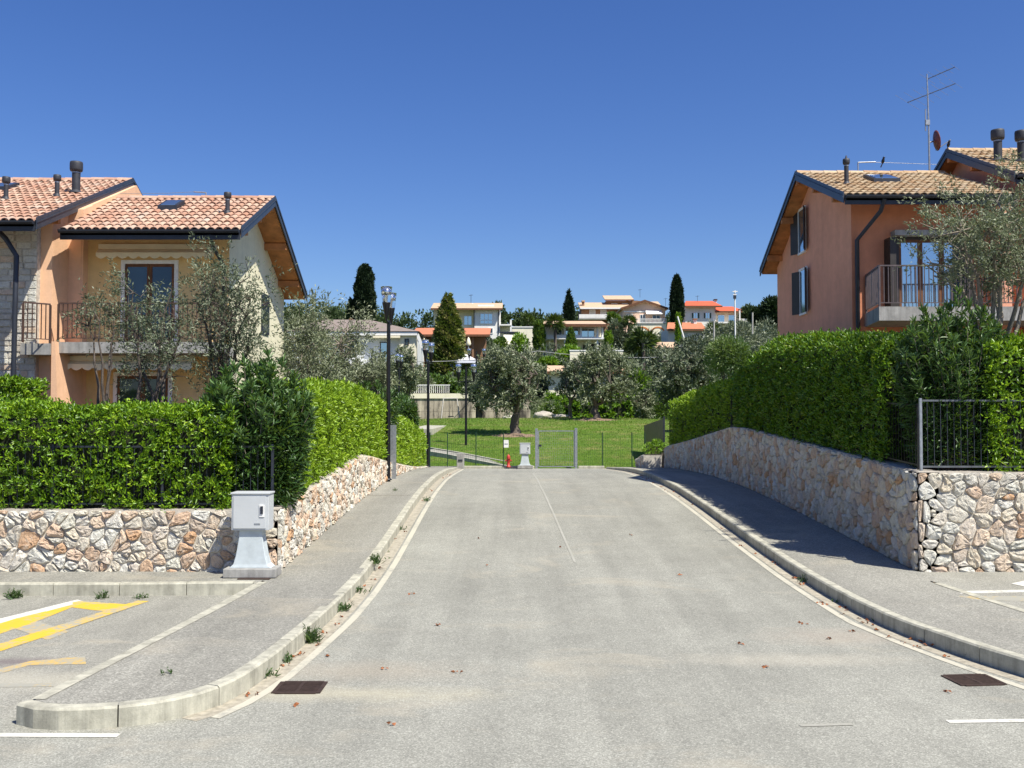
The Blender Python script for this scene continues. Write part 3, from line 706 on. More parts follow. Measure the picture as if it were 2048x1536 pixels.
# ------------------------------------------------------------------ hedges
def hedge(label, axis, s0, s1, front, width, zb, zt, mat, leafL, leafW, dens, face_out=1, seed=0, grow=None, shape=6, cols=None, group=None, round_=.25, lump=.06):
    """axis 'x': runs along x, front face at y=front looking -y. axis 'y': runs along y, front face at x=front looking face_out*x"""
    zt_ = zt if callable(zt) else (lambda s: zt); zb_ = zb if callable(zb) else (lambda s: zb)
    mid = (s0+s1)/2; root = empty('hedge', ((mid, front, zb_(mid)) if axis == 'x' else (front, mid, zb_(mid))), label, 'hedge', group)
    sgn = -1 if axis == 'x' else face_out
    Ltot = abs(s1-s0); lo = min(s0, s1)
    # dark solid core, added to block light inside the hedge
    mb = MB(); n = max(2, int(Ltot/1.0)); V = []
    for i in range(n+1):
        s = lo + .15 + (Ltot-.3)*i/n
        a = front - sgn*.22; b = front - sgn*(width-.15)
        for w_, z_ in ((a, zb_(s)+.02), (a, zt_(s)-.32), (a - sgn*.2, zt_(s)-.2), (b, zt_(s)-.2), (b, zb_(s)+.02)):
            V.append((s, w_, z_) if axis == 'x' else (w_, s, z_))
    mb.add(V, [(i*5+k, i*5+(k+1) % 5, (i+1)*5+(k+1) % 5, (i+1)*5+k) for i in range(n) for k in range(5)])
    mb.add(V, [(0, 1, 2, 3, 4), tuple(n*5+k for k in (4, 3, 2, 1, 0))]); mb.build('shade_core', M['dark_core'], root)
    Pc = []; Nc = []
    rs = rng
    steps = np.linspace(lo, lo+Ltot, max(2, int(Ltot/1.0))+1)
    for a, b in zip(steps[:-1], steps[1:]):
        m = (a+b)/2; hgt = zt_(m)-zb_(m); g = grow(m) if grow else 1.0
        for kind, area in (('f', hgt*(b-a)), ('t', width*(b-a)), ('b', hgt*(b-a)*.25)):
            k = int(area*dens/(g*g))
            if k <= 0: continue
            s = rs.uniform(a, b, k); h = rs.uniform(0, 1, k); zbv = np.array([zb_(x) for x in s]); ztv = np.array([zt_(x) for x in s])
            if kind in 'fb':
                z = zbv + (ztv-zbv)*h; w_ = np.zeros(k) if kind == 'f' else np.full(k, width)
                top = np.clip((z-(ztv-round_))/round_, 0, 1); w_ = w_ + (1 if kind == 'f' else -1)*(1-np.sqrt(1-top*top*.95))*round_
                n1 = np.full(k, 1.0 if kind == 'f' else -1.0); n3 = .25+top
            else:
                w_ = rs.uniform(round_*.6, width-round_*.6, k); z = ztv.copy(); n1 = np.zeros(k); n3 = np.ones(k)
            dep = rs.random(k)**1.7*.22*g**.3
            w_ = w_ + dep*(n1); z = z - dep*(kind == 't')
            wv = front - sgn*w_
            P = np.stack([s, wv, z], 1) if axis == 'x' else np.stack([wv, s, z], 1)
            Nn = np.stack([np.zeros(k), sgn*n1, n3], 1) if axis == 'x' else np.stack([sgn*n1, np.zeros(k), n3], 1)
            Nn = unit(Nn); l = vn(P, 2.3, seed)*lump + vn(P, 6.1, seed+5)*lump*.6
            P = P + Nn*l[:, None]; Pc.append(np.concatenate([P, Nn, np.full((k, 1), g)], 1))
    # ends
    for e, sg in ((lo, -1), (lo+Ltot, 1)):
        hgt = zt_(e)-zb_(e); g = grow(e) if grow else 1.0; k = int(hgt*width*dens/(g*g))
        w_ = rs.uniform(0, width, k); z = zb_(e)+hgt*rs.random(k); wv = front-sgn*w_; s = np.full(k, e)-sg*rs.random(k)*.2
        P = np.stack([s, wv, z], 1) if axis == 'x' else np.stack([wv, s, z], 1)
        Nn = np.tile(np.array([sg, 0, .3] if axis == 'x' else [0, sg, .3]), (k, 1)); Pc.append(np.concatenate([P, unit(Nn), np.full((k, 1), g)], 1))
    C = np.concatenate(Pc); hole = vn(C[:, :3], 4.3, seed+9)+.5*vn(C[:, :3], 9.0, seed+3); C = C[(hole > -.62) | (rng.random(len(C)) < .25)]; per = 7; C = np.repeat(C, per, 0); k = len(C); g = C[:, 6:7]
    shoot = np.repeat((rng.random(k//per) < .07)*rng.uniform(.03, .1, k//per), per)
    D = unit(C[:, 3:6]*.5 + rng.normal(size=(k, 3))*.62 + np.array([0, 0, .25]))
    P = C[:, :3] + D*.01 + rng.normal(size=(k, 3))*.02*g + (C[:, 3:6]*.5+np.array([0, 0, .6]))*(shoot*np.tile(np.linspace(0, 1.4, per), k//per))[:, None]
    rn = np.clip(np.repeat(rng.random(k//per), per)*.6 + rng.random(k)*.5 - .05, 0, 1)
    leaves('foliage', P, D, leafL*g[:, 0], leafW*g[:, 0], mat, root, shape, up=C[:, 3:6]*1.2, kind='stuff', rnd=rn)
    return root
grow_d = lambda base: (lambda y: max(1.0, (y/base)**.55))
hl_top = [(16, 2.98), (18, 3.1), (19.5, 3.35), (21.5, 3.42), (24.5, 3.56), (26, 3.52), (29.5, 3.3), (31.2, 3.1)]
hedge('long bright green clipped hedge on the low wall, left of the corner oleander', 'x', -12.0, -4.6, 16.36, 1.3, 1.24, lambda s: 2.93 + .03*math.sin(s*2.1), M['laurel'], .077, .031, 205, seed=1)
hedge('yellow-green sunlit hedge on the slope behind the grey street cabinet', 'y', 16.9, 30.6, -3.88, 1.35, lambda s: lerp_tab(LT, s), lambda s: lerp_tab(hl_top, s), M['laurel_yellow'], .085, .034, 170, 1, seed=2, grow=grow_d(17))
hedge('low far end of the sunlit yellow-green hedge between the two near lamp posts', 'y', 33.0, 45.0, -3.95, 1.2, lambda s: lerp_tab(LT, s), lambda s: lerp_tab([(33, 2.85), (36, 2.75), (40, 2.45), (45, 2.1)], s), M['laurel_yellow'], .085, .034, 170, 1, seed=3, grow=grow_d(17))
hr_top = [(16, 4.1), (18, 4.2), (21, 4.45), (24, 4.68), (26.5, 4.75), (28, 4.55), (29.6, 4.25), (30.75, 3.95), (31, 3.95), (34, 3.85), (38, 3.65), (42.3, 3.4)]
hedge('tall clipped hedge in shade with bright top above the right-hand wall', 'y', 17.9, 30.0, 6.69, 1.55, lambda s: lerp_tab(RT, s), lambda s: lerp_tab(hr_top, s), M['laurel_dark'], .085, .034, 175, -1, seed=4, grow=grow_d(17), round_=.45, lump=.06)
hedge('lower yellowish hedge stretch running down to the grey side gate', 'y', 30.9, 42.4, 6.75, 1.3, lambda s: lerp_tab(RT, s), lambda s: lerp_tab(hr_top, s), M['laurel_yellow'], .085, .034, 170, -1, seed=5, grow=grow_d(17))
hedge('bright hedge above the tall wall at the frame edge, right of the oleander', 'x', 7.85, 12.5, 16.38, 1.2, 1.86, lambda s: 4.02 + .05*math.sin(s*3), M['laurel'], .085, .034, 170, seed=6)
hedge('small rounded hedge end in front of the stone-clad pillar of the upper left house', 'x', -14, -10.15, 20.2, 1.6, 1.3, lambda s: 3.5, M['laurel'], .1, .04, 120, seed=7)
hedge('dark garden hedge behind the park olive trees at the top of the lawn', 'x', 3.0, 13.5, 85.0, 1.5, 2.3, lambda s: 4.55+.25*math.sin(s*.9), M['garden_bright'], .3, .16, 14, seed=8, lump=.3)

# ------------------------------------------------------------------ oleanders
def oleander(label, cx, cy, z0, h, rx, ry, nst, mat, leafL=.15, leafW=.024, name='oleander_bush', lean=(0, 0), per=34, droop=.0, low=.12):
    root = empty(name, (cx, cy, z0), label, 'bush'); mb = MB(); P = []; D = []; rn = []
    for i in range(nst):
        a = rng.uniform(0, 2*math.pi); r = math.sqrt(rng.random()); bx, by = cx+rng.normal()*.12*rx, cy+rng.normal()*.12*ry
        hh = h*(1-.35*r*r)*rng.uniform(.72, 1.02); ex = cx+math.cos(a)*r*rx+lean[0]; ey = cy+math.sin(a)*r*ry+lean[1]
        pts = []
        for k in range(6):
            t_ = k/5; e = t_**.75
            pts.append(Vector((bx+(ex-bx)*e, by+(ey-by)*e, z0+hh*(t_ - droop*r*t_*t_))))
        mb.tube(pts, [.014, .012, .01, .008, .006, .003], 4, cap=False)
        for m in range(per):
            t_ = rng.uniform(low, 1.0)**.7; kk = min(4, int(t_*5)); f = t_*5-kk; p = pts[kk].lerp(pts[kk+1], f); d = (pts[kk+1]-pts[kk]).normalized()
            q = np.array(d)*rng.uniform(.35, 1.1) + rng.normal(size=3)*np.array([.75, .75, .45])
            P.append(np.array(p)); D.append(q); rn.append(min(1, max(0, .25+.45*t_*rng.random()+rng.random()*.35)))
        # dense rosette at the tip
        for m in range(10):
            P.append(np.array(pts[5])-np.array([0, 0, .04])*m*.3); D.append(np.array([rng.normal()*.5, rng.normal()*.5, .9])); rn.append(rng.uniform(.4, 1))
    for i in range(nst*22):      # leafy skirt hanging round the foot
        a = rng.uniform(0, 6.283); r = rng.uniform(.55, .95); t_ = rng.random()
        P.append(np.array([cx+math.cos(a)*rx*r*(.75+.25*t_), cy+math.sin(a)*ry*r*(.75+.25*t_), z0+.05+h*.5*t_])); D.append(np.array([math.cos(a), math.sin(a), .2])+rng.normal(size=3)*.6); rn.append(rng.random()*.7)
    mb.build('stem', M['bark_pale'], root, 'stuff', fix=False)
    leaves('foliage', np.array(P), np.array(D), leafL, leafW, mat, root, 6, kind='stuff', rnd=np.array(rn)); return root
oleander('big dark green oleander leaning over the railing behind the grey street cabinet', -4.35, 17.0, 1.25, 2.6, .98, .7, 170, M['oleander'], .16, .032, per=85, low=.02)
oleander('tall grey-green oleander spilling over the wall below the terracotta house balcony', 7.55, 16.95, 1.9, 2.95, 1.0, .6, 180, M['oleander'], .15, .027, per=72, low=.02)
oleander('dark oleander above the hedge gap beside the first black lamp post', -4.5, 31.9, 1.6, 2.35, .85, .9, 60, M['oleander'], .2, .04, per=30)
oleander('dark oleander above the lower end of the right-hand hedge', 8.3, 34.0, 2.1, 1.7, .9, 1.2, 60, M['oleander'], .2, .045, per=36)

# ------------------------------------------------------------------ trees
def tree(label, x, y, z0, h, crown, nleaf, leafL, leafW, mat, bark='bark', name='olive_tree', cat='tree', group=None, trunk_r=.14, fork=.3, tips=60, lean=(0, 0),
         spray=.35, up=.25, limbs=5, droopy=.3, cz=.62, seed=0, trunks=1, dens=None, hollow=.35, shape=4):
    """crown = (rx, ry, rz) half sizes; centre of the crown at cz*h above the base"""
    global rng
    rg = np.random.default_rng(seed + 101); keep = rng; rng = rg
    root = empty(name, (x, y, z0), label, cat, group); mb = MB(); rx, ry, rz = crown
    c0 = np.array([x+lean[0], y+lean[1], z0+h*cz])
    lm = []
    for tk in range(trunks):
        a0 = rg.uniform(0, 6.28); off = .18*(tk > 0)*rx; bx, by = x+math.cos(a0)*off*.4, y+math.sin(a0)*off*.4
        pts = [Vector((bx, by, z0-.15))]; n = 5; fz = h*fork*rg.uniform(.85, 1.15)
        for i in range(1, n+1):
            t_ = i/n; pts.append(Vector((bx+lean[0]*.5*t_+rg.normal()*.05*h*.25+math.cos(a0)*off*t_, by+lean[1]*.5*t_+rg.normal()*.05*h*.25+math.sin(a0)*off*t_, z0+fz*t_)))
        mb.tube(pts, [trunk_r*1.5, trunk_r*1.12, trunk_r, trunk_r*.95, trunk_r*.9, trunk_r*.8], 8)
        nl = max(2, limbs//trunks)
        for l in range(nl):
            a = 6.28*l/nl+rg.uniform(-.5, .5)+a0; e = c0+np.array([math.cos(a)*rx*.6, math.sin(a)*ry*.6, rg.uniform(-.3, .55)*rz])
            p = pts[-1]; q = [p]; m = 5
            for i in range(1, m+1):
                t_ = i/m; w_ = p.lerp(Vector(e), t_); w_.z += math.sin(t_*3.14)*rz*.12; q.append(w_+Vector(rg.normal(size=3)*.05*rx))
            mb.tube(q, [trunk_r*.62*(1-.16*i) for i in range(m+1)], 6, cap=False); lm += q[1:]
    if not lm: lm = [pts[-1]]
    LP = np.array([tuple(p) for p in lm]); T = []; TD = []
    # clumpy crown: tips grouped in lobes
    nlobe = max(4, tips//9); lob = unit(rg.normal(size=(nlobe, 3)))*rg.uniform(.35, .78, (nlobe, 1)); 
    for i in range(tips):
        for _ in range(8):
            b = lob[rg.integers(nlobe)]+rg.normal(size=3)*.24; r_ = np.linalg.norm(b)
            if hollow < r_ < 1.08 and not (b[2] < -.72): break
        T.append(c0+b*np.array([rx, ry, rz])); TD.append(b)
    for tp, b in zip(T, TD):
        j = int(np.argmin(((LP-tp)**2).sum(1)+np.maximum(0, LP[:, 2]-tp[2])*2)); a = Vector(LP[j]); e = Vector(tp); m_ = a.lerp(e, .5)+Vector(rg.normal(size=3)*.08*rx)
        mb.tube([a, m_, e], [trunk_r*.2, trunk_r*.12, trunk_r*.05], 4, cap=False)
    mb.build('trunk', M[bark], root, fix=False)
    T = np.array(T); TD = np.array(TD)
    ns = 4*tips; k = rg.integers(0, tips, ns); o = unit(TD[k]+rg.normal(size=(ns, 3))*.7+np.array([0, 0, up])); ln = spray*rg.uniform(.6, 1.4, ns)
    nleaf = int(nleaf*(2.2 if y < 50 else 1.25)); leafL *= 1.15; leafW *= 1.35
    per = max(1, nleaf//ns); idx = np.repeat(np.arange(ns), per); t_ = rg.random(len(idx))
    st = T[k][idx]+rg.normal(size=(len(idx), 3))*spray*.16+np.repeat(rg.normal(size=(ns, 3))*spray*.5, per, 0)
    P = st+o[idx]*(ln[idx]*t_)[:, None]; P[:, 2] -= droopy*(t_**2)*ln[idx]*.5
    D = o[idx]*.8+rg.normal(size=(len(idx), 3))*.7
    rn = np.clip(np.repeat(rg.random(ns), per)*.55+rg.random(len(idx))*.5-.03, 0, 1)
    leaves('crown', P, D, leafL, leafW, mat, root, shape, rnd=rn)
    rng = keep; return root
def ptree(label, px, pyb, pyt, Y, wpx, **k):
    """tree surveyed from its trunk position, top and crown width"""
    b = W(px, pyb, Y); t_ = W(px, pyt, Y); s = Y/F; z0 = k.pop('z0', None)
    z0 = H(b.x, Y) if z0 is None else z0
    h = t_.z-z0; rx = wpx*s/2; cb = k.pop('cb', None); czv = None
    if cb is not None:
        zb_ = W(px, cb, Y).z; czv = ((t_.z+zb_)/2-z0)/h; rz = (t_.z-zb_)/2; k['cz'] = czv
    else: rz = h*.36
    if Y > 50: rx *= .86; k['spray'] = k.get('spray', .5)*.75
    return tree(label, b.x, Y, z0, h, (rx, rx*k.pop('dep', .95), rz), k.pop('nl'), k.pop('ll'), k.pop('lw'), k.pop('mat'), **k)
OL, OD = M['olive'], M['olive_dark']
# front gardens
ptree('bushy low olive standing in front of the balcony door of the ochre house', 290, 805, 515, 19.5, 215, cb=800, nl=2100, ll=.075, lw=.018, mat=OD, tips=70, trunk_r=.07, spray=.3, fork=.22, limbs=7, trunks=2, seed=1, hollow=.2, lean=(.3, 0))
ptree('small nearly bare crooked olive before the left end of the balcony', 222, 805, 585, 19.0, 120, cb=720, nl=420, ll=.07, lw=.018, mat=OD, tips=26, trunk_r=.06, spray=.22, fork=.3, limbs=4, seed=33, hollow=.3, lean=(-.12, 0))
ptree('taller olive between the balcony and the cream gable wall, behind the big oleander', 455, 790, 450, 20.2, 180, cb=790, nl=2900, ll=.078, lw=.019, mat=OD, tips=90, trunk_r=.085, spray=.32, fork=.25, limbs=8, trunks=2, seed=2, hollow=.15)
ptree('leafy olive right of the cream gable, in front of the long white house', 650, 770, 606, 34, 185, cb=800, nl=4200, ll=.12, lw=.03, mat=OL, bark='bark_pale', tips=150, trunk_r=.11, spray=.45, fork=.3, limbs=8, trunks=2, seed=3, hollow=.1)
ptree('light green olive beside the gable eave of the cream house', 605, 780, 612, 27, 95, cb=820, nl=2200, ll=.1, lw=.025, mat=OL, bark='bark_pale', tips=60, trunk_r=.07, spray=.35, fork=.3, limbs=5, trunks=1, seed=31, hollow=.1)
ptree('low olive behind the hedge, just left of the nearest lamp post', 722, 800, 690, 38, 120, cb=850, nl=4500, ll=.13, lw=.035, mat=OL, tips=70, trunk_r=.1, spray=.4, seed=4, hollow=.1)
ptree('big olive growing before the balcony of the terracotta house', 2015, 700, 335, 18.2, 330, cb=650, z0=1.9, nl=6800, ll=.07, lw=.019, mat=OL, bark='bark_pale', tips=150, trunk_r=.09, spray=.27, fork=.32, limbs=9, seed=5, hollow=.2, lean=(-.25, 0), up=.6)
# park
ptree('broad olive on the lawn with a thick split trunk and bark bed, behind the cabinet', 1031, 868, 700, 60, 175, cb=832, nl=7500, ll=.19, lw=.065, mat=OL, tips=110, trunk_r=.27, spray=.6, fork=.25, limbs=6, seed=6, hollow=.1)
ptree('open olive with bare top branches on the crest of the lawn', 1191, 838, 704, 72, 180, cb=812, nl=7000, ll=.22, lw=.075, mat=OL, tips=90, trunk_r=.24, spray=.6, fork=.2, limbs=6, seed=7, hollow=.25)
ptree('dense grey-green olive above the right end of the lawn', 1365, 850, 668, 74, 150, cb=835, nl=8500, ll=.23, lw=.08, mat=OD, tips=110, trunk_r=.25, spray=.6, fork=.25, seed=8, hollow=.1)
ptree('multi-stemmed olive by the stained wall, behind the twin-headed park lamp', 962, 838, 742, 82, 84, cb=815, nl=4800, ll=.24, lw=.085, mat=OD, tips=70, trunk_r=.13, spray=.6, fork=.35, trunks=3, limbs=6, seed=9, hollow=.1)
ptree('small olive behind the crest of the lawn, left of the open olive', 1140, 836, 720, 80, 100, cb=815, nl=3600, ll=.24, lw=.085, mat=OD, tips=55, trunk_r=.16, spray=.6, seed=10, hollow=.1)
ptree('olive in front of the white house, right of the nearest lamp post', 815, 800, 690, 78, 90, cb=800, nl=3500, ll=.22, lw=.08, mat=OL, tips=55, trunk_r=.15, spray=.6, seed=12, hollow=.1, fork=.3)
ptree('low silver olive at the right foot of the lawn hedge', 1283, 836, 775, 79, 75, cb=836, nl=2600, ll=.22, lw=.08, mat=OL, tips=40, trunk_r=.12, spray=.5, seed=13, hollow=.1)
ptree('olive overhanging the retaining wall, above the balustrade', 760, 800, 705, 92, 110, cb=815, nl=3600, ll=.28, lw=.1, mat=OL, tips=55, trunk_r=.15, spray=.7, seed=14, hollow=.1)
ptree('small green tree on the upper terrace behind the swing frame', 880, 790, 752, 95, 70, cb=800, nl=2400, ll=.28, lw=.12, mat=M['garden'], name='garden_tree', tips=36, trunk_r=.12, spray=.6, seed=15, hollow=.1)
ptree('pale olive below the two storey villa with grey blinds', 1215, 740, 700, 92, 90, cb=760, nl=2600, ll=.28, lw=.1, mat=OL, tips=40, trunk_r=.12, spray=.6, seed=16, hollow=.1)
# magnolia, cypresses, palms, pines
def cone_tree(label, px, pyb, pyt, Y, wpx, mat, n, ll, lw, name, profile, seed, trunk=True, upd=.9, dirn=.5, cat='tree', dep=1.0):
    rg = np.random.default_rng(seed); b = W(px, pyb, Y); t_ = W(px, pyt, Y); z0 = H(b.x, Y) if pyb is None else min(b.z, H(b.x, Y)+20); z0 = b.z
    h = t_.z-z0; r = wpx*Y/F/2; root = empty(name, (b.x, Y, H(b.x, Y)-.1), label, cat)
    mb = MB(); mb.tube([(b.x, Y, H(b.x, Y)-.3), (b.x, Y, z0+h*.3), (b.x, Y, z0+h*.9)], [r*.12, r*.09, r*.02], 7); mb.build('trunk', M['bark'], root)
    u = rg.random(n); tt = u
    pr = np.interp(tt, [a for a, _ in profile], [b_ for _, b_ in profile]); keep = rg.random(n) < np.maximum(pr, .08)
    tt = tt[keep]; pr = pr[keep]; m = len(tt); a = rg.uniform(0, 6.283, m); 
    lump = 1+.1*np.sin(a*3+tt*14+seed)+.08*np.sin(a*5-tt*23)+.05*rg.normal(size=m)
    rr = pr*r*lump*(1-.3*rg.random(m)**2)
    P = np.stack([b.x+np.cos(a)*rr, Y+np.sin(a)*rr*dep, z0+tt*h], 1)
    D = np.stack([np.cos(a)*dirn, np.sin(a)*dirn, np.full(m, upd)], 1)+rg.normal(size=(m, 3))*.35
    core = MB(); core.lathe([(max(.01, np.interp(q, [a_ for a_, _ in profile], [b_ for _, b_ in profile])*r*.72), z0+q*h) for q in np.linspace(.02, .97, 14)], (b.x, Y, 0), 12); core.build('inner_core', M['dark_core'], root)  # solid dark core added inside the crown, no modelled branches
    leaves('crown', P, D, ll, lw, mat, root, 4, rnd=np.clip(.5+.35*np.sin(a*4+tt*30)+rg.normal(size=m)*.2, 0, 1)); return root
CY = [(0, .55), (.06, .9), (.3, 1), (.55, .95), (.75, .75), (.9, .42), (1, .03)]
CY2 = [(0, .8), (.1, 1), (.5, .9), (.7, .55), (.8, .3), (.9, .12), (1, .02)]
MG = [(0, .9), (.12, 1), (.4, .82), (.7, .5), (.9, .22), (1, .03)]
cone_tree('massive dark cypress rising above the long white house', 729, 655, 530, 190, 38, M['cypress'], 11000, .6, .3, 'cypress_tree', [(0, .8), (.2, 1), (.55, .95), (.8, .78), (.93, .5), (1, .08)], 21)
cone_tree('small pointed cypress left of the massive cypress', 702, 655, 597, 190, 11, M['cypress'], 1500, .6, .28, 'cypress_tree', CY, 22)
cone_tree('slim cypress with a spiky split tip behind the two storey villa', 1138, 652, 582, 185, 18, M['cypress'], 3500, .6, .28, 'cypress_tree', CY2, 23)
cone_tree('tall smooth cypress standing left of the red-roofed house', 1354, 650, 551, 190, 23, M['cypress'], 6000, .6, .28, 'cypress_tree', CY, 24)
cone_tree('big conical glossy magnolia covering half of the cream hillside house', 896, 752, 588, 104, 72, M['magnolia'], 11000, .42, .22, 'magnolia_tree', MG, 25, upd=.5, dirn=.9)
cone_tree('dark clipped column of greenery between the palm and the villa', 1078, 705, 642, 128, 20, M['garden'], 2400, .4, .2, 'columnar_tree', [(0, .9), (.5, 1), (.85, .8), (1, .3)], 26)
cone_tree('short bright conifer before the villa veranda', 1142, 710, 658, 125, 22, M['garden'], 2000, .4, .2, 'conifer', MG, 27)
cone_tree('ivy covered post beside the tile-roofed cottage', 1357, 690, 628, 150, 11, M['garden_bright'], 900, .4, .2, 'ivy_column', [(0, 1), (.6, .8), (1, .6)], 28)
cone_tree('narrow light green column at the right corner of the villa', 1217, 705, 664, 126, 12, M['garden_bright'], 900, .35, .18, 'columnar_shrub', [(0, .7), (.7, 1), (1, .6)], 29)
def palm(label, px, pyb, pyt, Y, wpx, seed, fan=True, z0=None):
    rg = np.random.default_rng(seed); b = W(px, pyb, Y); t_ = W(px, pyt, Y); top = t_.z-wpx*Y/F*.25; zb_ = H(b.x, Y) if z0 is None else z0; root = empty('palm_tree', (b.x, Y, zb_), label, 'palm tree')
    mb = MB(); mb.tube([(b.x, Y, zb_-.2), (b.x+.05, Y, (zb_+top)/2), (b.x, Y, top)], [.22, .18, .2], 8); mb.build('trunk', M['bark'], root)
    P = []; D = []; Lf = wpx*Y/F*.52
    for i in range(34):
        a = rg.uniform(0, 6.28); el = rg.uniform(-.7, 1.3)
        dr = np.array([math.cos(a)*math.cos(el), math.sin(a)*math.cos(el), math.sin(el)])
        hub = np.array([b.x, Y, top])+dr*Lf*.35
        for k in range(16):
            P.append(hub); D.append(dr+rg.normal(size=3)*.42)
    leaves('fronds', np.array(P), np.array(D), Lf*.62, Lf*.06, M['palm'], root, 4, up=np.array([0, 0, 1.5])); return root
palm('broad fan palm with two dark trunks above the pale tiled roof', 1287, 735, 668, 110, 74, 1)
palm('second fan palm trunk leaning beside the broad fan palm', 1268, 735, 690, 112, 50, 2)
palm('thin palm on the terrace right of the cream hillside house', 1056, 672, 632, 150, 32, 3)
palm('dark palm before the pink arched house', 1258, 680, 636, 150, 36, 4)
palm('low palm between the cottage and the utility pole', 1425, 690, 650, 150, 36, 5)
palm('bushy yellow-green banana-like palm left of the villa', 1110, 690, 636, 128, 46, 6)

def bush(label, px, pyt, Y, wpx, hpx, mat, n, ll, lw, seed, name='shrub', group=None, z0=None, cat='shrub', grounded=True):
    rg = np.random.default_rng(seed); t_ = W(px, pyt, Y); s = Y/F; r = wpx*s/2; hh = hpx*s; zc = t_.z-hh/2; zg = H(t_.x, Y); root = empty(name, (t_.x, Y, zg), label, cat, group)
    nb = 9; lb = unit(rg.normal(size=(nb, 3)))*.55; k = rg.integers(0, nb, n); d = unit(rg.normal(size=(n, 3)))
    rad = rg.uniform(.6, 1, n)[:, None]*.55; q = lb[k]+d*rad
    P = np.array([t_.x, Y, zc])+q*np.array([r, r*.8, hh/2]); P[:, 2] = np.maximum(P[:, 2], zg-.1)
    mb = MB(); 
    if zc-hh*.4 > zg+.3 or True:
        mb.tube([(t_.x, Y, zg-.2), (t_.x+r*.08, Y, (zg+zc)/2), (t_.x, Y, zc+hh*.15)], [max(.08, r*.08), max(.06, r*.06), .03], 6)
        for a in (0, 1.3, 2.6, 3.9, 5.2): mb.tube([(t_.x, Y, (zg+zc)/2), (t_.x+math.cos(a)*r*.5, Y+math.sin(a)*r*.4, zc+hh*.1)], [max(.04, r*.04), .02], 5, cap=False)
    mb.build('stem', M['bark'], root)
    leaves('crown', P, d+rg.normal(size=(n, 3))*.5+np.array([0, 0, .3]), ll, lw, mat, root, 4, rnd=np.clip(k/nb*.7+rg.random(n)*.35, 0, 1)); return root
GB, GD, PN, WD = M['garden_bright'], M['garden'], M['pine'], M['woods']
bush('round dark pine at the skyline beside the terracotta house', 1545, 592, 190, 44, 60, PN, 2600, .7, .3, 41, 'pine_tree', cat='tree')
bush('second dark pine left of the round skyline pine', 1520, 612, 195, 40, 46, PN, 2000, .7, .3, 42, 'pine_tree', cat='tree')
bush('grey-green tree right of the red-roofed house', 1497, 612, 200, 34, 46, WD, 1600, .7, .3, 43, 'hill_tree', cat='tree')
bush('olive-coloured tree above the utility pole foot', 1480, 640, 175, 60, 55, OD, 2200, .55, .25, 44, 'hill_tree', cat='tree')
bush('leafy dark tree between the two storey villa and the pink house', 1240, 630, 150, 50, 82, OD, 3200, .45, .2, 45, 'garden_tree', cat='tree')
bush('round tree touching the left edge of the pink gabled house', 1228, 622, 170, 28, 30, GD, 1200, .5, .22, 46, 'garden_tree', cat='tree')
bush('low dark shrub under the balcony of the pink house', 1290, 665, 140, 60, 40, OD, 2000, .4, .2, 47)
bush('bright shrub on the terrace below the cream house', 990, 670, 135, 50, 52, GD, 2200, .4, .2, 48)
bush('light green climber beside the blank garden wall', 1040, 668, 128, 34, 50, GB, 1200, .4, .2, 49)
bush('dark mass of shrub below the cream house, left of the garden wall', 965, 672, 130, 58, 60, OD, 2600, .4, .2, 50)
bush('mid green shrub right of the white gazebo', 985, 712, 100, 80, 60, OD, 2600, .3, .13, 51)
bush('bright low banana shrub under the villa', 1140, 692, 118, 54, 46, GB, 1400, .4, .2, 52)
bush('bright green shrub left of the villa steps', 1095, 715, 112, 50, 30, GB, 1100, .35, .17, 53)
bush('bright yellow-green shrub at the right end of the pale tiled roof', 1278, 738, 88, 46, 70, GB, 2000, .25, .11, 54)
bush('large oleander-like shrub above the lower right hedge', 1455, 668, 60, 90, 110, M['oleander_light'], 6000, .22, .06, 55, 'tall_shrub')
bush('grey-green shrub between the cottage and the leaning pole', 1385, 672, 110, 70, 50, OD, 2400, .35, .15, 57)
bush('dark shrub below the tile-roofed cottage', 1330, 690, 115, 66, 46, OD, 2000, .35, .15, 58)
bush('tall brown-green bush above the balustrade, left of the second lamp', 838, 735, 90, 60, 60, OL, 2000, .26, .1, 59)
bush('shrub under the long white house, between two lamp posts', 790, 722, 96, 70, 60, OD, 2400, .26, .1, 60)
bush('low shrub against the white house terrace, behind the leafy olive', 700, 735, 88, 100, 60, OL, 2600, .26, .1, 61)
bush('dark shrub on the terrace behind the two park olives', 1075, 735, 95, 110, 60, OD, 3000, .28, .11, 62)
bush('grey shrub behind the open olive on the crest', 1225, 745, 93, 110, 60, OL, 2600, .28, .11, 63)
bush('dark shrub right of the lawn, below the lower hedge end', 1325, 770, 84, 70, 80, GD, 2600, .25, .1, 64)
bush('dark tree at the right side of the magnolia', 945, 740, 98, 70, 70, GD, 2400, .3, .13, 65)
bush('grey-leaved bush under the broad olive crown', 1100, 800, 84, 60, 44, GD, 1600, .25, .1, 66)
bush('shrub at the left of the retaining wall beside the hedge end', 800, 780, 52, 50, 90, M['oleander'], 2400, .22, .06, 67)
bush('dark oleander filling the gap between the two sunlit hedges', 812, 800, 45, 46, 80, M['oleander'], 2400, .2, .045, 68)
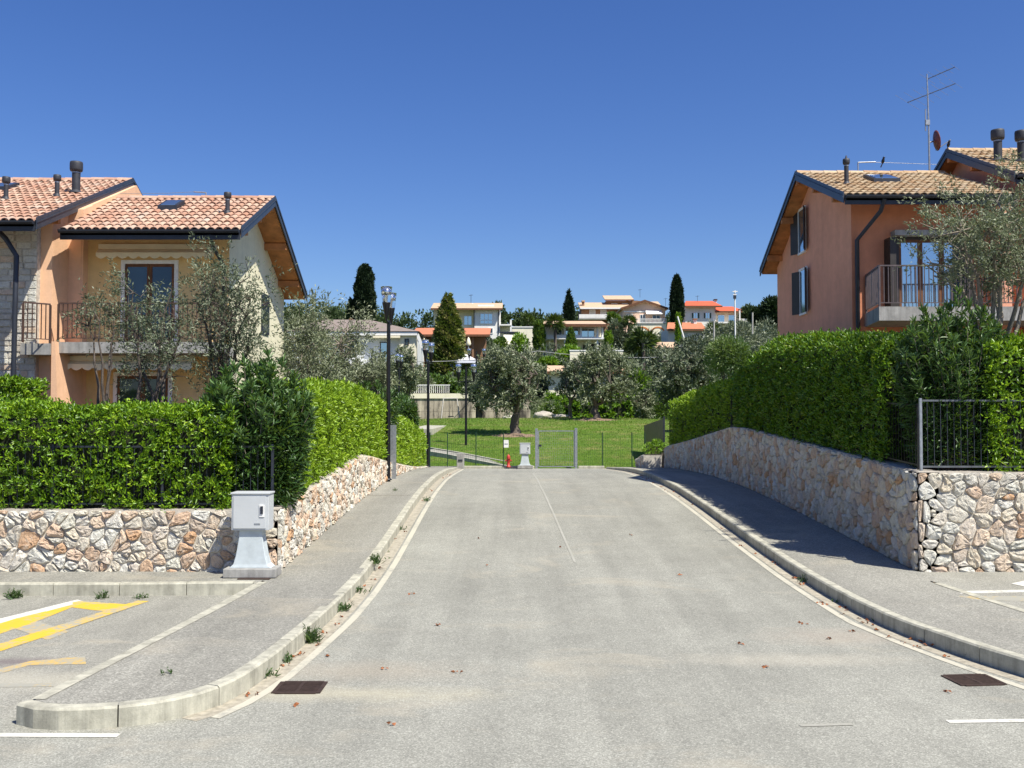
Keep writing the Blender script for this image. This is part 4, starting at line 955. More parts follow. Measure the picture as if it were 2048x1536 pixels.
# wooded skyline and hillside scrub, each reading as one mass
def mass(name, segs, mat, n, ll, lw, seed, label=None):
    rg = np.random.default_rng(seed); Ps = []; Ds = []; R_ = []
    for (px0, px1, pyt0, pyt1, Y, hpx, sp) in segs:
        x = px0
        while x < px1:
            w_ = rg.uniform(.7, 1.5)*sp; f = (x-px0)/max(1, px1-px0); yt = pyt0+(pyt1-pyt0)*f+rg.uniform(-5, 7); YY = Y*rg.uniform(.94, 1.06); c = W(x, yt+hpx/2, YY); s = YY/F; m = int(n*w_/sp); d = unit(rg.normal(size=(m, 3)))
            nb = 5; lb = rg.normal(size=(nb, 3))*.35; k = rg.integers(0, nb, m); q = lb[k]+d*rg.uniform(.4, .8, (m, 1))
            Ps.append(np.array(c)+q*np.array([w_*s*.62, w_*s*.5, hpx*s*.55])); Ds.append(d+np.array([0, 0, .4])); R_.append(np.clip(rg.random()*.6+rg.random(m)*.4, 0, 1)); x += w_*.75
    o = leaves(name, np.concatenate(Ps), np.concatenate(Ds), ll, lw, mat, None, 4, kind='stuff', rnd=np.concatenate(R_)); return o
mass('skyline_woods', [(540, 720, 615, 612, 235, 46, 30), (660, 870, 612, 628, 225, 60, 28), (1000, 1110, 618, 632, 225, 50, 22), (1120, 1180, 632, 628, 225, 50, 22), (1330, 1375, 632, 630, 225, 50, 22), (1480, 1600, 632, 615, 230, 60, 26), (400, 600, 640, 620, 240, 60, 30), (1600, 2048, 640, 640, 240, 60, 40), (-100, 400, 640, 640, 240, 60, 40)], WD, 620, .8, .45, 71)
mass('hillside_scrub', [(560, 870, 650, 655, 180, 46, 30), (1000, 1200, 660, 665, 165, 40, 26), (1150, 1560, 668, 660, 170, 44, 28), (985, 1320, 700, 705, 122, 46, 34), (1300, 1560, 690, 690, 118, 60, 36), (760, 885, 755, 755, 99, 40, 34), (975, 1100, 752, 750, 99, 40, 34), (1100, 1400, 775, 780, 96, 50, 34), (560, 800, 770, 765, 92, 60, 40), (1280, 1500, 720, 720, 92, 90, 40), (1420, 1560, 650, 640, 130, 60, 30), (1540, 2000, 700, 690, 150, 60, 40), (1540, 2000, 760, 760, 80, 80, 60), (1480, 2000, 740, 740, 110, 70, 50), (100, 560, 700, 690, 150, 60, 40), (100, 580, 760, 760, 80, 80, 60), (100, 580, 740, 740, 110, 70, 50)], OD, 420, .42, .22, 72)

# ------------------------------------------------------------------ houses nearby
def plane_hit(px, py, A, B):
    u, a, b = ray(px, py); m = (B[1]-A[1])/(B[0]-A[0]); Y = (A[1]-m*A[0]-CAMZ)/(b/a-m); return Vector((u*Y/a, Y, CAMZ+b/a*Y))
def yz(v): return (v.y, v.z)
TW, TL = .205, .36
def tile_mesh(name, mat):
    V = []; n = 6
    for (y, r, h, lift) in ((0, .098, .078, .012), (TL+.05, .082, .064, -.012)):
        for k in range(n+1):
            t_ = math.pi*k/n; V.append((-math.cos(t_)*r, y, math.sin(t_)*h+lift))
    for k in range(n+1):
        t_ = math.pi*k/n; V.append((-math.cos(t_)*.08, 0, math.sin(t_)*.058+.012))
    fs = [(k, k+1, n+1+k+1, n+1+k) for k in range(n)] + [(2*(n+1)+k, 2*(n+1)+k+1, k+1, k) for k in range(n)]
    me = bpy.data.meshes.new(name); me.from_pydata(V, [], fs); me.materials.append(mat)
    for i, p in enumerate(me.polygons): p.use_smooth = i < n
    return me, V, fs
def gable_roof(root, x0, x1, A, B, C, rake, mats, limit=300, nearx=None, skip=None):
    """A eave, B ridge, C far eave as (y, z) of the tile surface; rake = +1 when the visible verge is at x1"""
    tm_o, tm_a = mats; th = .1; rx = x1 if rake > 0 else x0
    def off(P, d): return (P[0], P[1]-d)
    mb = MB(); mb.prism_x([off(A, .07), off(B, .07), off(C, .07), off(C, .13), off(B, .13), off(A, .13)], x0, x1); roof = mb.build('roof', M['roof_under'], root)
    mb = MB(); mb.prism_x([off(A, .135), off(B, .135), off(C, .135), off(C, .19), off(B, .19), off(A, .19)], x0+.03, x1-.03); sof = mb.build('soffit', M['wood'], root)
    # rafters showing under the eaves and verge
    m1 = (B[1]-A[1])/(B[0]-A[0])
    x = x0+.3
    while x < x1-.2:
        mb = MB(); mb.bar((x, A[0]+.12, A[1]-.25+.12*m1), (x, A[0]+1.4, A[1]-.25+1.4*m1), .09, .12); mb.build('rafter', M['wood_dark'], sof); x += .62
    for P, Q, f in ((A, B, .22), (A, B, .62), (C, B, .22), (C, B, .62), (A, B, .98)):
        y = P[0]+(Q[0]-P[0])*f; z = P[1]+(Q[1]-P[1])*f-.29; mb = MB()
        mb.box((rx-.02 if rake < 0 else rx-1.3, y-.07, z-.1), (rx+1.3 if rake < 0 else rx+.02-.04, y+.07, z+.09)); 
        mb.build('beam', M['wood'], sof)
    for P, Q in ((A, B), (B, C)):
        mb = MB(); d = .11; e = .02*rake
        mb.hexa([(rx+e, P[0], P[1]-.26), (rx+e+.03*rake, P[0], P[1]-.26), (rx+e+.03*rake, Q[0], Q[1]-.26), (rx+e, Q[0], Q[1]-.26), (rx+e, P[0], P[1]+.03), (rx+e+.03*rake, P[0], P[1]+.03), (rx+e+.03*rake, Q[0], Q[1]+.03), (rx+e, Q[0], Q[1]+.03)])
        mb.hexa([(rx+e+.03*rake, P[0], P[1]-.1), (rx+e+.05*rake, P[0], P[1]-.1), (rx+e+.05*rake, Q[0], Q[1]-.1), (rx+e+.03*rake, Q[0], Q[1]-.1), (rx+e+.03*rake, P[0], P[1]-.07), (rx+e+.05*rake, P[0], P[1]-.07), (rx+e+.05*rake, Q[0], Q[1]-.07), (rx+e+.03*rake, Q[0], Q[1]-.07)])
        mb.build('fascia', M['fascia'], root)
    mb = MB(); mb.box((x0, A[0]+.0, A[1]-.3), (x1, A[0]+.03, A[1]-.03)); mb.build('fascia', M['dark_metal'], root)
    gv = []; 
    for xx in (x0, x1):
        for k in range(7):
            t_ = math.pi*k/6; gv.append((xx, A[0]-.075-math.cos(t_)*.075, A[1]-.07-math.sin(t_)*.085))
    mb = MB(); mb.add(gv, [(k, k+1, k+8, k+7) for k in range(6)] + [tuple(range(7)), tuple(range(13, 6, -1))]); mb.build('gutter', M['dark_metal'], root)
    # tiles
    me, TV, TF = tile_mesh('tile', tm_o); L = math.hypot(B[0]-A[0], B[1]-A[1]); rows = int(L/TL); ang = math.atan2(B[1]-A[1], B[0]-A[0]); step = L/rows
    tl = []; ncol = int((x1-x0)/TW)
    for c in range(ncol+1):
        for r in range(rows):
            xx = x0+.1+c*(x1-x0-.2)/ncol; s = r*step-.03
            y = A[0]+math.cos(ang)*s; z = A[1]+math.sin(ang)*s-.065
            if skip and skip(xx, y): continue
            tl.append((abs(xx-(nearx if nearx is not None else 0)), xx, y, z))
    tl.sort(); jm = MB(); jr = []
    for k, (_, xx, y, z) in enumerate(tl):
        mt = Matrix.Translation((xx+random.uniform(-.006, .006), y, z+random.uniform(-.004, .006))) @ Matrix.Rotation(ang+random.uniform(-.012, .012), 4, 'X') @ Matrix.Rotation(random.uniform(-.025, .025), 4, 'Z')
        if k < limit:
            o = bpy.data.objects.new('tile', me); col.objects.link(o); o.parent = roof; o.matrix_basis = mt
        else:
            jm.add([mt @ Vector(v) for v in TV], TF, 0, True); jr += [random.random()]*len(TF)
    if jr:
        jme = jm.mesh('far_tiles', False); at = jme.attributes.new('rnd', 'FLOAT', 'FACE'); at.data.foreach_set('value', jr); link_mesh('far_tiles', jme, tm_a, roof, 'stuff')
    n = int((x1-x0)/.38)
    for i in range(n):
        xa = x0+(x1-x0)*i/n; V = []; rr = random.uniform(-.006, .006)
        for (xx, r_) in ((xa-.01, .125), (xa+(x1-x0)/n+.03, .11)):
            for k in range(7):
                t_ = math.pi*k/6; V.append((xx, B[0]-math.cos(t_)*r_, B[1]-.05+math.sin(t_)*r_*.8+rr))
        s = MB(); s.add(V, [(k, k+1, k+8, k+7) for k in range(6)], 0, True); s.add(V, [tuple(range(7))]); s.build('ridge_tile', tm_o, roof)
    return roof
def chimney(parent, px, pyb, pyt, A, B, wcap, wpipe, spike=False):
    b = plane_hit(px, pyb, A, B); s = b.y/F; z1 = W(px, pyt, b.y).z; r = wpipe*s/2; R2 = wcap*s/2; hc = R2*1.5
    mb = MB(); mb.lathe([(r*1.0, -.15), (r, z1-b.z-hc*.9)], tuple(b), 14); f = mb.build('chimney_pipe', M['chimney'], parent)
    mb = MB(); mb.lathe([(r*.9, z1-b.z-hc-.02), (R2*.92, z1-b.z-hc), (R2, z1-b.z-hc+.05), (R2, z1-b.z-.05), (R2*.95, z1-b.z), (.01, z1-b.z+.01)], tuple(b), 16)
    if spike: mb.tube([(b.x, b.y, z1), (b.x, b.y, z1+.1)], [.04, .015], 6)
    mb.build('chimney_cap', M['chimney'], parent)
    mb = MB(); mb.lathe([(r*1.06, z1-b.z-hc-.06), (r*1.06, z1-b.z-hc-.03)], tuple(b), 14); mb.build('chimney_collar', M['galv'], parent)
    mb = MB(); mb.lathe([(r*1.7, -.03), (r*1.1, .05)], tuple(b), 10); mb.build('flashing', M['chimney'], parent)
def skylight(parent, pix, A, B):
    P = [plane_hit(x, y, A, B) for x, y in pix]; xa = (P[0].x+P[3].x)/2; xb = (P[1].x+P[2].x)/2; ya = (P[0].y+P[1].y)/2; yb = (P[2].y+P[3].y)/2; m = (B[1]-A[1])/(B[0]-A[0])
    zf = lambda y: A[1]+m*(y-A[0])
    for nm, o_, d, mt in (('skylight_frame', 0, .1, 'dark_metal'), ('skylight_glass', .07, .112, 'glass_bright')):
        mb = MB(); mb.hexa([(xa+o_, ya+o_, zf(ya+o_)-.1), (xb-o_, ya+o_, zf(ya+o_)-.1), (xb-o_, yb-o_, zf(yb-o_)-.1), (xa+o_, yb-o_, zf(yb-o_)-.1), (xa+o_, ya+o_, zf(ya+o_)+d), (xb-o_, ya+o_, zf(ya+o_)+d), (xb-o_, yb-o_, zf(yb-o_)+d), (xa+o_, yb-o_, zf(yb-o_)+d)]); mb.build(nm, M[mt], parent)
def railing(root, pts, z, h, mat, step=.11, name='railing'):
    mb = MB()
    for a, b in zip(pts, pts[1:]):
        mb.bar((a[0], a[1], z+h), (b[0], b[1], z+h), .045, .035); mb.bar((a[0], a[1], z+.1), (b[0], b[1], z+.1), .03, .02)
    for p in pts: mb.box((p[0]-.022, p[1]-.022, z), (p[0]+.022, p[1]+.022, z+h-.02))
    r = mb.build(name, mat, root); mb = MB()
    for a, b in zip(pts, pts[1:]):
        L = math.hypot(b[0]-a[0], b[1]-a[1]); n = int(L/step)
        for i in range(1, n):
            x = a[0]+(b[0]-a[0])*i/n; y = a[1]+(b[1]-a[1])*i/n; w_ = .01 if i % 8 else .02; mb.box((x-w_, y-w_, z+.11), (x+w_, y+w_, z+h-.018))
    mb.build('bars', mat, r, 'stuff'); return r
def awning(root, x0, x1, y, z0, z1, proj=.35):
    mb = MB(); mb.box((x0, y-proj*.5, z1-.12), (x1, y-.01, z1)); mb.add([(x0, y-proj*.5, z1-.13), (x1, y-proj*.5, z1-.13), (x1, y-proj, z0+.16), (x0, y-proj, z0+.16)], [(0, 1, 2, 3)])
    a = mb.build('awning', M['awning'], root); mb = MB(); n = int((x1-x0)/.27)
    for i in range(n):
        xa = x0+(x1-x0)*i/n; xb = x0+(x1-x0)*(i+1)/n; V = [(xa, y-proj-.004, z0+.165), (xb, y-proj-.004, z0+.165)]
        for k in range(5): t_ = 1-k/4; V.append((xa+(xb-xa)*t_, y-proj-.004, z0+.07-math.sin(math.pi*t_)*.07))
        mb.add(V, [tuple(range(7))])
    mb.build('scalloped_edge', M['awning'], a)
def french_door(root, x0, x1, y, z0, z1, leaves_=2, frame='white', glassm='glass', shut=False, name='french_door', fw=.07):
    mb = MB(); mb.box((x0-fw, y-.05, z0), (x0, y+.02, z1+fw)); mb.box((x1, y-.05, z0), (x1+fw, y+.02, z1+fw)); mb.box((x0, y-.05, z1), (x1, y+.02, z1+fw)); d = mb.build(name, M[frame], root)
    w_ = (x1-x0)/leaves_
    for i in range(leaves_):
        a = x0+w_*i; mb = MB(); mt = 'shutter' if shut else 'white'
        mb.box((a+.01, y-.03, z0), (a+.07, y-.005, z1)); mb.box((a+w_-.07, y-.03, z0), (a+w_-.01, y-.005, z1)); mb.box((a+.07, y-.03, z1-.08), (a+w_-.07, y-.005, z1)); mb.box((a+.07, y-.03, z0), (a+w_-.07, y-.005, z0+.14)); mb.build('sash', M['wood_dark' if frame != 'white' or shut else 'white'], d)
        mb = MB(); mb.box((a+.07, y-.02, z0+.14), (a+w_-.07, y-.012, z1-.08)); mb.build('pane', M[glassm], d)

# --- left house, right-hand unit (low roof, cream gable)
rkX = -6.8; LA = yz(WX(480, 455, rkX)); LB = yz(WX(548, 394, rkX)); LC = yz(WX(612, 588, rkX))
wx0, wx1 = -11.24, -7.48; fy = 26.2; by = WX(568, 600, wx1).y
house = empty('terraced_house', (-9.3, 29, 1.4), 'ochre house with cream gable, scalloped awnings and low tiled roof', 'house')
def under(P, d=.2): return (P[0], P[1]-d)
mL = (LB[1]-LA[1])/(LB[0]-LA[0]); mL2 = (LC[1]-LB[1])/(LC[0]-LB[0])
mb = MB(); zA = LA[1]+mL*(fy-LA[0])-.2; zC = LB[1]+mL2*(by-LB[0])-.2
mb.prism_x([(fy, .8), (by, .8), (by, zC), (LB[0], LB[1]-.2), (fy, zA)], wx0, wx1, 0, 1); mb.build('wall', [M['plaster_ochre'], M['plaster_cream']], house)
gable_roof(house, -11.3, rkX, LA, LB, LC, 1, (M['tile_pink_o'], M['tile_pink_a']), 290, rkX)
chimney(house, 455, 425, 385, LA, LB, 15, 9)
skylight(house, [(312, 418), (355, 418), (368, 407), (335, 407)], LA, LB)
slabY = 24.7; zs1 = W(300, 684, slabY).z; zs0 = W(300, 706, slabY).z; sx0 = W(112, 690, slabY).x; sx1 = W(432, 690, slabY).x
mb = MB(); mb.box((sx0, slabY, zs0), (sx1, fy+.1, zs1)); mb.build('balcony_slab', M['concrete'], house)
railing(house, [(sx0+.03, slabY+.04), ((sx0+sx1)/2, slabY+.04), (sx1-.04, slabY+.04), (sx1-.04, fy-.02)], zs1, .97, M['rail_brown'])
a0 = W(195, 500, fy-.2); a1 = W(430, 500, fy-.2); awning(house, a0.x, min(a1.x, wx1-.1), fy, W(300, 521, fy).z, W(300, 490, fy).z, .3)
a0 = W(122, 720, slabY+.5); a1 = W(385, 720, slabY+.5); awning(house, a0.x, a1.x, slabY+.75, W(300, 741, slabY+.5).z, zs0-.03, .3)
d0 = W(250, 600, fy).x; d1 = W(349, 600, fy).x; french_door(house, d0, d1, fy, zs1+.05, W(300, 528, fy).z, 2, 'white', 'glass', True, fw=.1)
d0 = W(235, 780, fy).x; d1 = W(337, 780, fy).x; french_door(house, d0, d1, fy, 1.4, W(300, 752, fy).z, 2, 'white', 'glass', True, fw=.1)
# gable side window and downpipe
mb = MB(); pw = WX(529, 600, wx1); mb.box((wx1-.02, pw.y-.4, W(529, 668, pw.y).z), (wx1+.035, pw.y+.5, W(529, 588, pw.y).z)); f = mb.build('window', M['dark_metal'], house)
mb = MB(); mb.box((wx1+.036, pw.y-.3, W(529, 664, pw.y).z), (wx1+.04, pw.y+.4, W(529, 592, pw.y).z)); mb.build('pane', M['glass'], f)
mb = MB(); dx = wx1-.12; mb.tube([(dx+.05, LA[0]+.02, LA[1]-.15), (dx+.02, LA[0]+.3, LA[1]-.4), (dx, fy-.1, LA[1]-.75), (dx, fy-.1, 1.2)], .05, 8); mb.build('downpipe', M['dark_metal'], house)
mb = MB(); lp = W(440, 478, fy); mb.lathe([(.02, -.1), (.09, -.05), (.1, .08), (.03, .14)], (lp.x, fy-.15, lp.z+.1), 10); mb.bar((lp.x, fy, lp.z+.1), (lp.x, fy-.15, lp.z+.1), .03); mb.build('wall_lamp', M['black_metal'], house)
mb = MB(); q = W(412, 385, LB[0]); mb.tube([(q.x, LB[0], LB[1]), (q.x, LB[0], q.z)], .02, 6); mb.tube([(q.x, LB[0], q.z), (q.x-.35, LB[0], q.z+.02)], .018, 6); mb.tube([(q.x-.35, LB[0], q.z+.02), (q.x-1.1, LB[0], q.z-.02), (-11.2, LB[0], q.z-.03)], .006, 4); mb.build('lifeline_wire', M['galv'], house)

# --- left house, upper unit with stone-clad pillar
rkX = -11.42; UA = yz(WX(70, 437, rkX)); UB = yz(WX(264, 358, rkX)); UC = (UB[0]+5.2, UB[1]-2.5)
h2 = empty('terraced_house', (-14, 27, 1.4), 'peach coloured house with stone-clad pillar and the higher roof with three dark flues', 'house')
Y1, Y2 = 25.0, 25.9; mU = (UB[1]-UA[1])/(UB[0]-UA[0])
fx1 = W(103, 600, Y1).x; fx2 = W(135, 600, Y2).x; fx2b = W(161, 600, Y2).x
def zr(y): return (UA[1]+mU*(y-UA[0]) if y < UB[0] else UB[1]-.48*(y-UB[0]))-.2
mb = MB(); mb.prism_x([(Y1, .8), (34, .8), (34, zr(34)), (UB[0], zr(UB[0])), (Y1, zr(Y1))], -19, fx1)
mb.prism_x([(Y2, .8), (34, .8), (34, zr(34)), (UB[0], zr(UB[0])), (Y2, zr(Y2))], fx1+.002, fx2b+.0)
mb.build('wall', M['plaster_peach'], h2)
mb = MB(); mb.prism_x([(Y2+.01, .8), (26.5, .8), (26.5, zr(26.5)), (Y2+.01, zr(Y2))], fx2b+.002, fx2b+.05); mb.build('wall_end', M['plaster_peach'], h2)
gable_roof(h2, -18.5, rkX, UA, UB, UC, 1, (M['tile_pink_o'], M['tile_pink_a']), 290, rkX)
chimney(h2, 12, 397, 354, UA, UB, 16, 9); chimney(h2, 114, 391, 350, UA, UB, 15, 9); chimney(h2, 152, 384, 324, UA, UB, 25, 16)
skylight(h2, [(-20, 380), (8, 380), (46, 372), (0, 372)], UA, UB)
# stone clad pillar: its stones are sub-parts
px0 = W(-2, 600, 24.82).x; px1 = W(73, 600, 24.82).x
mb = MB(); mb.box((px0, 24.82, .8), (px1, 25.0, zr(24.9)-.1)); pil = mb.build('pillar', M['mortar'], h2)
zc = 1.2; rs = random.Random(4)
while zc < zr(24.8)-.35:
    hh = rs.uniform(.11, .2); x = px0
    while x < px1-.06:
        w_ = min(rs.uniform(.18, .42), px1-x); 
        if px1-(x+w_) < .1: w_ = px1-x
        s = MB(); d_ = rs.uniform(.015, .045); e = .008
        q = [(x+e, 24.82+.01, zc+e), (x+w_-e, 24.82+.01, zc+e+rs.uniform(-.01, .01)), (x+w_-e, 24.82+.01, zc+hh-e), (x+e, 24.82+.01, zc+hh-e+rs.uniform(-.01, .01))]
        q2 = [(a+rs.uniform(-.004, .004)+(.015 if i in (0, 3) else -.015), 24.82-d_+rs.uniform(-.008, .008), c_+(.012 if i < 2 else -.012)) for i, (a, b_, c_) in enumerate(q)]
        s.add(q+q2, [(4, 5, 6, 7), (0, 1, 5, 4), (1, 2, 6, 5), (2, 3, 7, 6), (3, 0, 4, 7)]); me = s.mesh('stone'); at = me.attributes.new('rnd', 'FLOAT', 'FACE'); at.data.foreach_set('value', [rs.choice([0, .1, .58, .82, .8, .84, .36])]*len(me.polygons)); link_mesh('stone', me, M['stone_grey'] if 'stone_grey' in M else M['stone'], pil); x += w_
    zc += hh
mb = MB(); mb.tube([W(-10, 455, 24.15), W(12, 478, 24.15), W(33, 512, 24.2), W(30, 620, 24.2), W(25, 830, 24.2)], .065, 8); mb.build('downpipe', M['dark_metal'], h2)
# fin wall between the units, flaring towards its foot
zf0, zf1 = 1.2, W(108, 560, 25.3).z
xa = W(104, 620, 24.5).x; xb = W(111, 620, 24.5).x; xc = W(125, 805, 24.5).x
mb = MB(); mb.hexa([(xa, 24.5, .8), (xc, 24.5, .8), (xc, 26.2, .8), (xa, 26.2, .8), (xa, 24.5, zs1+.0), (xb, 24.5, zs1), (xb, 26.2, zs1), (xa, 26.2, zs1)]); mb.build('fin_wall', M['plaster_peach'], h2)
bz1 = W(90, 690, 25).z; bz0 = W(90, 712, 25).z
mb = MB(); mb.box((px1-.2, 24.45, bz0), (xa-.01, 24.99, bz1)); mb.build('balcony_slab', M['concrete'], h2)
railing(h2, [(px1+.05, 24.05), (xa-.04, 24.5)], bz1, .97, M['rail_brown'], .1)
railing(h2, [(-16, 24.45), (px0-.02, 24.45)], bz1, .97, M['rail_brown'], .1)

# --- right house
rkX = 8.8; RA = yz(WX(1690, 386, rkX)); RB = yz(WX(1593, 344, rkX)); RC = yz(WX(1522, 538, rkX)); gx = 9.28; fyR = WX(1703, 500, gx).y; byR = WX(1555, 600, gx).y
h3 = empty('terraced_house', (10.5, 28, 2.2), 'terracotta house with a shuttered gable, balcony and ochre tiled roof', 'house')
mR = (RB[1]-RA[1])/(RB[0]-RA[0]); mR2 = (RC[1]-RB[1])/(RC[0]-RB[0])
rw1 = W(1985, 500, fyR).x
mb = MB(); mb.prism_x([(fyR, 1.4), (byR, 1.4), (byR, RB[1]+mR2*(byR-RB[0])-.2), (RB[0], RB[1]-.2), (fyR, RA[1]+mR*(fyR-RA[0])-.2)], gx, rw1, 0, 1); mb.build('wall', [M['plaster_rust'], M['plaster_terracotta']], h3)
gable_roof(h3, rkX, rw1+.2, RA, RB, RC, -1, (M['tile_gold_o'], M['tile_gold_a']), 290, rkX)
chimney(h3, 1693, 367, 318, RA, RB, 14, 9, True)
skylight(h3, [(1745, 364), (1796, 363), (1780, 355), (1732, 356)], RA, RB)
def gwin(pxa, pxb, pyt, pyb):
    ya = WX(pxb, pyt, gx).y; yb = WX(pxa, pyt, gx).y; ym = (ya+yb)/2; zt = W(0, pyt, ym).z; zb_ = W(0, pyb, ym).z
    mb = MB(); mb.box((gx-.06, ya, zb_-.06), (gx+.02, yb, zb_)); mb.box((gx-.04, ya, zt), (gx+.02, yb, zt+.07)); mb.box((gx-.04, ya-.07, zb_), (gx+.02, ya, zt+.07)); mb.box((gx-.04, yb, zb_), (gx+.02, yb+.07, zt+.07)); w_ = mb.build('window', M['white'], h3)
    mb = MB(); mb.box((gx-.025, ya, zb_), (gx-.015, yb, zt)); mb.build('pane', M['glass_bright'], w_)
    for sg, y0 in ((-1, ya-.02), (1, yb+.02)):
        mb = MB(); L = (yb-ya)*.52; dy = sg*L*.93; dx_ = -L*.36
        mb.bar((gx-.04, y0, (zb_+zt)/2), (gx-.04+dx_, y0+dy, (zb_+zt)/2), zt-zb_ if False else .035, zt-zb_)
        mb.build('shutter', M['shutter'], w_)
gwin(1598, 1611, 420, 504); gwin(1601, 1614, 540, 626)
mb = MB(); mb.tube([(gx+.55, RA[0]-.03, RA[1]-.15), (gx+.5, RA[0]+.1, RA[1]-.45), (gx+.12, fyR-.1, RA[1]-1.1), (gx+.12, fyR-.1, 1.6)], .06, 8); mb.build('downpipe', M['dark_metal'], h3)
bY = 25.2; zt_ = W(1760, 613, bY).z; zb2 = W(1760, 641, bY).z; bx = W(1758, 600, bY).x
mb = MB(); mb.prism_z([(gx+.35, fyR+.1), (bx, bY), (22, bY), (22, fyR+.1)], zb2, zt_); mb.build('balcony_slab', M['concrete'], h3)
railing(h3, [(gx+.37, fyR-.05), (bx+.03, bY+.04), (bx+2.1, bY+.04), (bx+4.3, bY+.04), (bx+8, bY+.04)], zt_, 1.05, M['rail_grey'])
d0 = W(1797, 550, fyR).x; d1 = W(1925, 550, fyR).x; zh = W(1800, 480, fyR).z
french_door(h3, d0, d1, fyR, zt_, zh, 3, 'shutter', 'glass_bright', True, fw=.09)
mb = MB(); mb.box((d0-.2, fyR-.32, zh+.08), (d1+.15, fyR+.0, zh+.22)); mb.build('door_hood', M['concrete'], h3)
for sx in (d0-.25, d1+.05):
    mb = MB(); mb.box((sx-.14, fyR-.45, zt_+.02), (sx+.02, fyR-.01, zh)); mb.build('shutter', M['shutter'], h3)
mb = MB(); q = W(1716, 325, RB[0]); mb.tube([(q.x, RB[0], RB[1]), (q.x, RB[0], q.z)], .02, 6); mb.tube([(q.x, RB[0], q.z), (q.x+.55, RB[0], q.z+.02)], .02, 6); mb.tube([(q.x+.5, RB[0], q.z+.01), (rw1, RB[0], q.z-.06)], .007, 4); mb.build('lifeline_wire', M['galv'], h3)
h4 = empty('terraced_house', (15, 27, 2.2), 'terracotta neighbour with the higher roof and big dark flue behind the olive', 'house')
rk4 = 13.48; VB = yz(WX(1895, 299, rk4)); vy = fyR-.66; t_ = WX(1990, 331, rk4); mV = (t_.z-VB[1])/(t_.y-VB[0]); VA = (vy, VB[1]+mV*(vy-VB[0])); VC = (VB[0]+5, VB[1]-2.4)
mb = MB(); w4 = rk4+.45; f4 = fyR-.25
mb.prism_x([(f4, 1.4), (VC[0]-1, 1.4), (VC[0]-1, VC[1]+.2), (VB[0], VB[1]-.2), (f4, VA[1]+mV*(f4-VA[0])-.2)], w4, 26); mb.build('wall', M['plaster_terracotta'], h4)
mb = MB(); pxx = W(1982, 400, f4-.1).x; mb.box((pxx, f4-.35, 1.4), (pxx+.4, f4-.003, VA[1]-.75)); mb.build('pilaster', M['plaster_terracotta'], h4)
gable_roof(h4, rk4, 21.5, VA, VB, VC, -1, (M['tile_gold_o'], M['tile_gold_a']), 200, rk4)
chimney(h4, 1996, 320, 260, VA, VB, 26, 16); chimney(h4, 2044, 322, 262, VA, VB, 26, 17)

# antenna and dish: own things on the roof
ant = W(1859, 332, RB[0]); at_ = W(1855, 148, RB[0]); root = empty('tv_antenna', tuple(ant), 'tall thin aerial mast with two slanting booms above the terracotta roof valley', 'antenna')
Ya = RB[0]; P = lambda x, y, d=0: W(x, y, Ya+d)
mb = MB(); mb.tube([P(1859, 345), P(1857, 240), P(1854, 148)], [.03, .025, .018], 6); mb.build('mast', M['galv'], root)
for (xa_, ya_, xb_, yb_, ns, el) in ((1855, 158, 1910, 134, 5, .35), (1815, 205, 1911, 167, 7, .55)):
    mb = MB(); mb.tube([P(xa_, ya_), P(xb_, yb_)], .014, 5); b_ = mb.build('boom', M['dark_metal'], root); mb = MB()
    for i in range(ns):
        f = i/(ns-1); c = P(xa_+(xb_-xa_)*f, ya_+(yb_-ya_)*f); d_ = Vector((.75, .5, -.18))*el*(1.25-.5*f); mb.tube([c-d_, c+d_], .004, 4)
    mb.build('elements', M['galv'], b_, 'stuff')
mb = MB(); mb.tube([P(1851, 218), P(1851, 262)], .02, 5); mb.box(tuple(P(1852, 250)-Vector((.02, .04, .0))), tuple(P(1859, 240)+Vector((.0, .04, .0)))); mb.build('amplifier', M['galv'], root)
dc = P(1868, 282, .1); dish = empty('satellite_dish', tuple(dc), 'dark red satellite dish seen nearly edge-on beside the aerial mast', 'satellite dish')
mb = MB(); V = []; ax = Vector((.99, -.1, .16)).normalized(); ux = ax.cross(Vector((0, 0, 1))).normalized(); uz = ux.cross(ax)
for r_, d_ in ((.0, .0), (.14, .02), (.25, .05), (.32, .08)):
    for k in range(16): t2 = 2*math.pi*k/16; V.append(dc+ux*math.cos(t2)*r_+uz*math.sin(t2)*r_*1.0+ax*d_)
mb.add(V, [(i*16+k, i*16+(k+1) % 16, (i+1)*16+(k+1) % 16, (i+1)*16+k) for i in range(3) for k in range(16)], 0, True); ds = mb.build('bowl', plain('dish_red', (.12, .03, .025), .5), dish)
sm = ds.modifiers.new('s', 'SOLIDIFY'); sm.thickness = .02
mb = MB(); mb.tube([dc-uz*.3, dc+ax*.5-uz*.05], .015, 5); mb.tube([dc-ax*.02, P(1859, 285)], .025, 5); mb.build('arm', M['galv'], dish)
def bird(px, py, Y, label):
    c = W(px, py, Y); root = empty('bird', tuple(c), label, 'bird'); mb = MB(); mb.lathe([(.005, -.1), (.04, -.05), (.05, .0), (.035, .06), (.03, .08), (.034, .105), (.02, .13), (.002, .14)], (0, 0, 0), 8)
    mb.add([(-.02, 0, -.08), (.02, 0, -.08), (.025, .03, -.2), (-.025, .03, -.2)], [(0, 1, 2, 3)]); mb.add([(0, -.03, .1), (0.012, -.03, .115), (0, -.075, .105)], [(0, 1, 2)])
    o = mb.build('body', M['black_metal'], None); o.parent = root; o.rotation_euler = (R(18), 0, R(30))
bird(1766, 322, RB[0], 'small dark bird perched on the ridge wire of the terracotta house'); bird(1897, 289, VB[0], 'small dark bird perched on the top roof ridge, right of the dish')

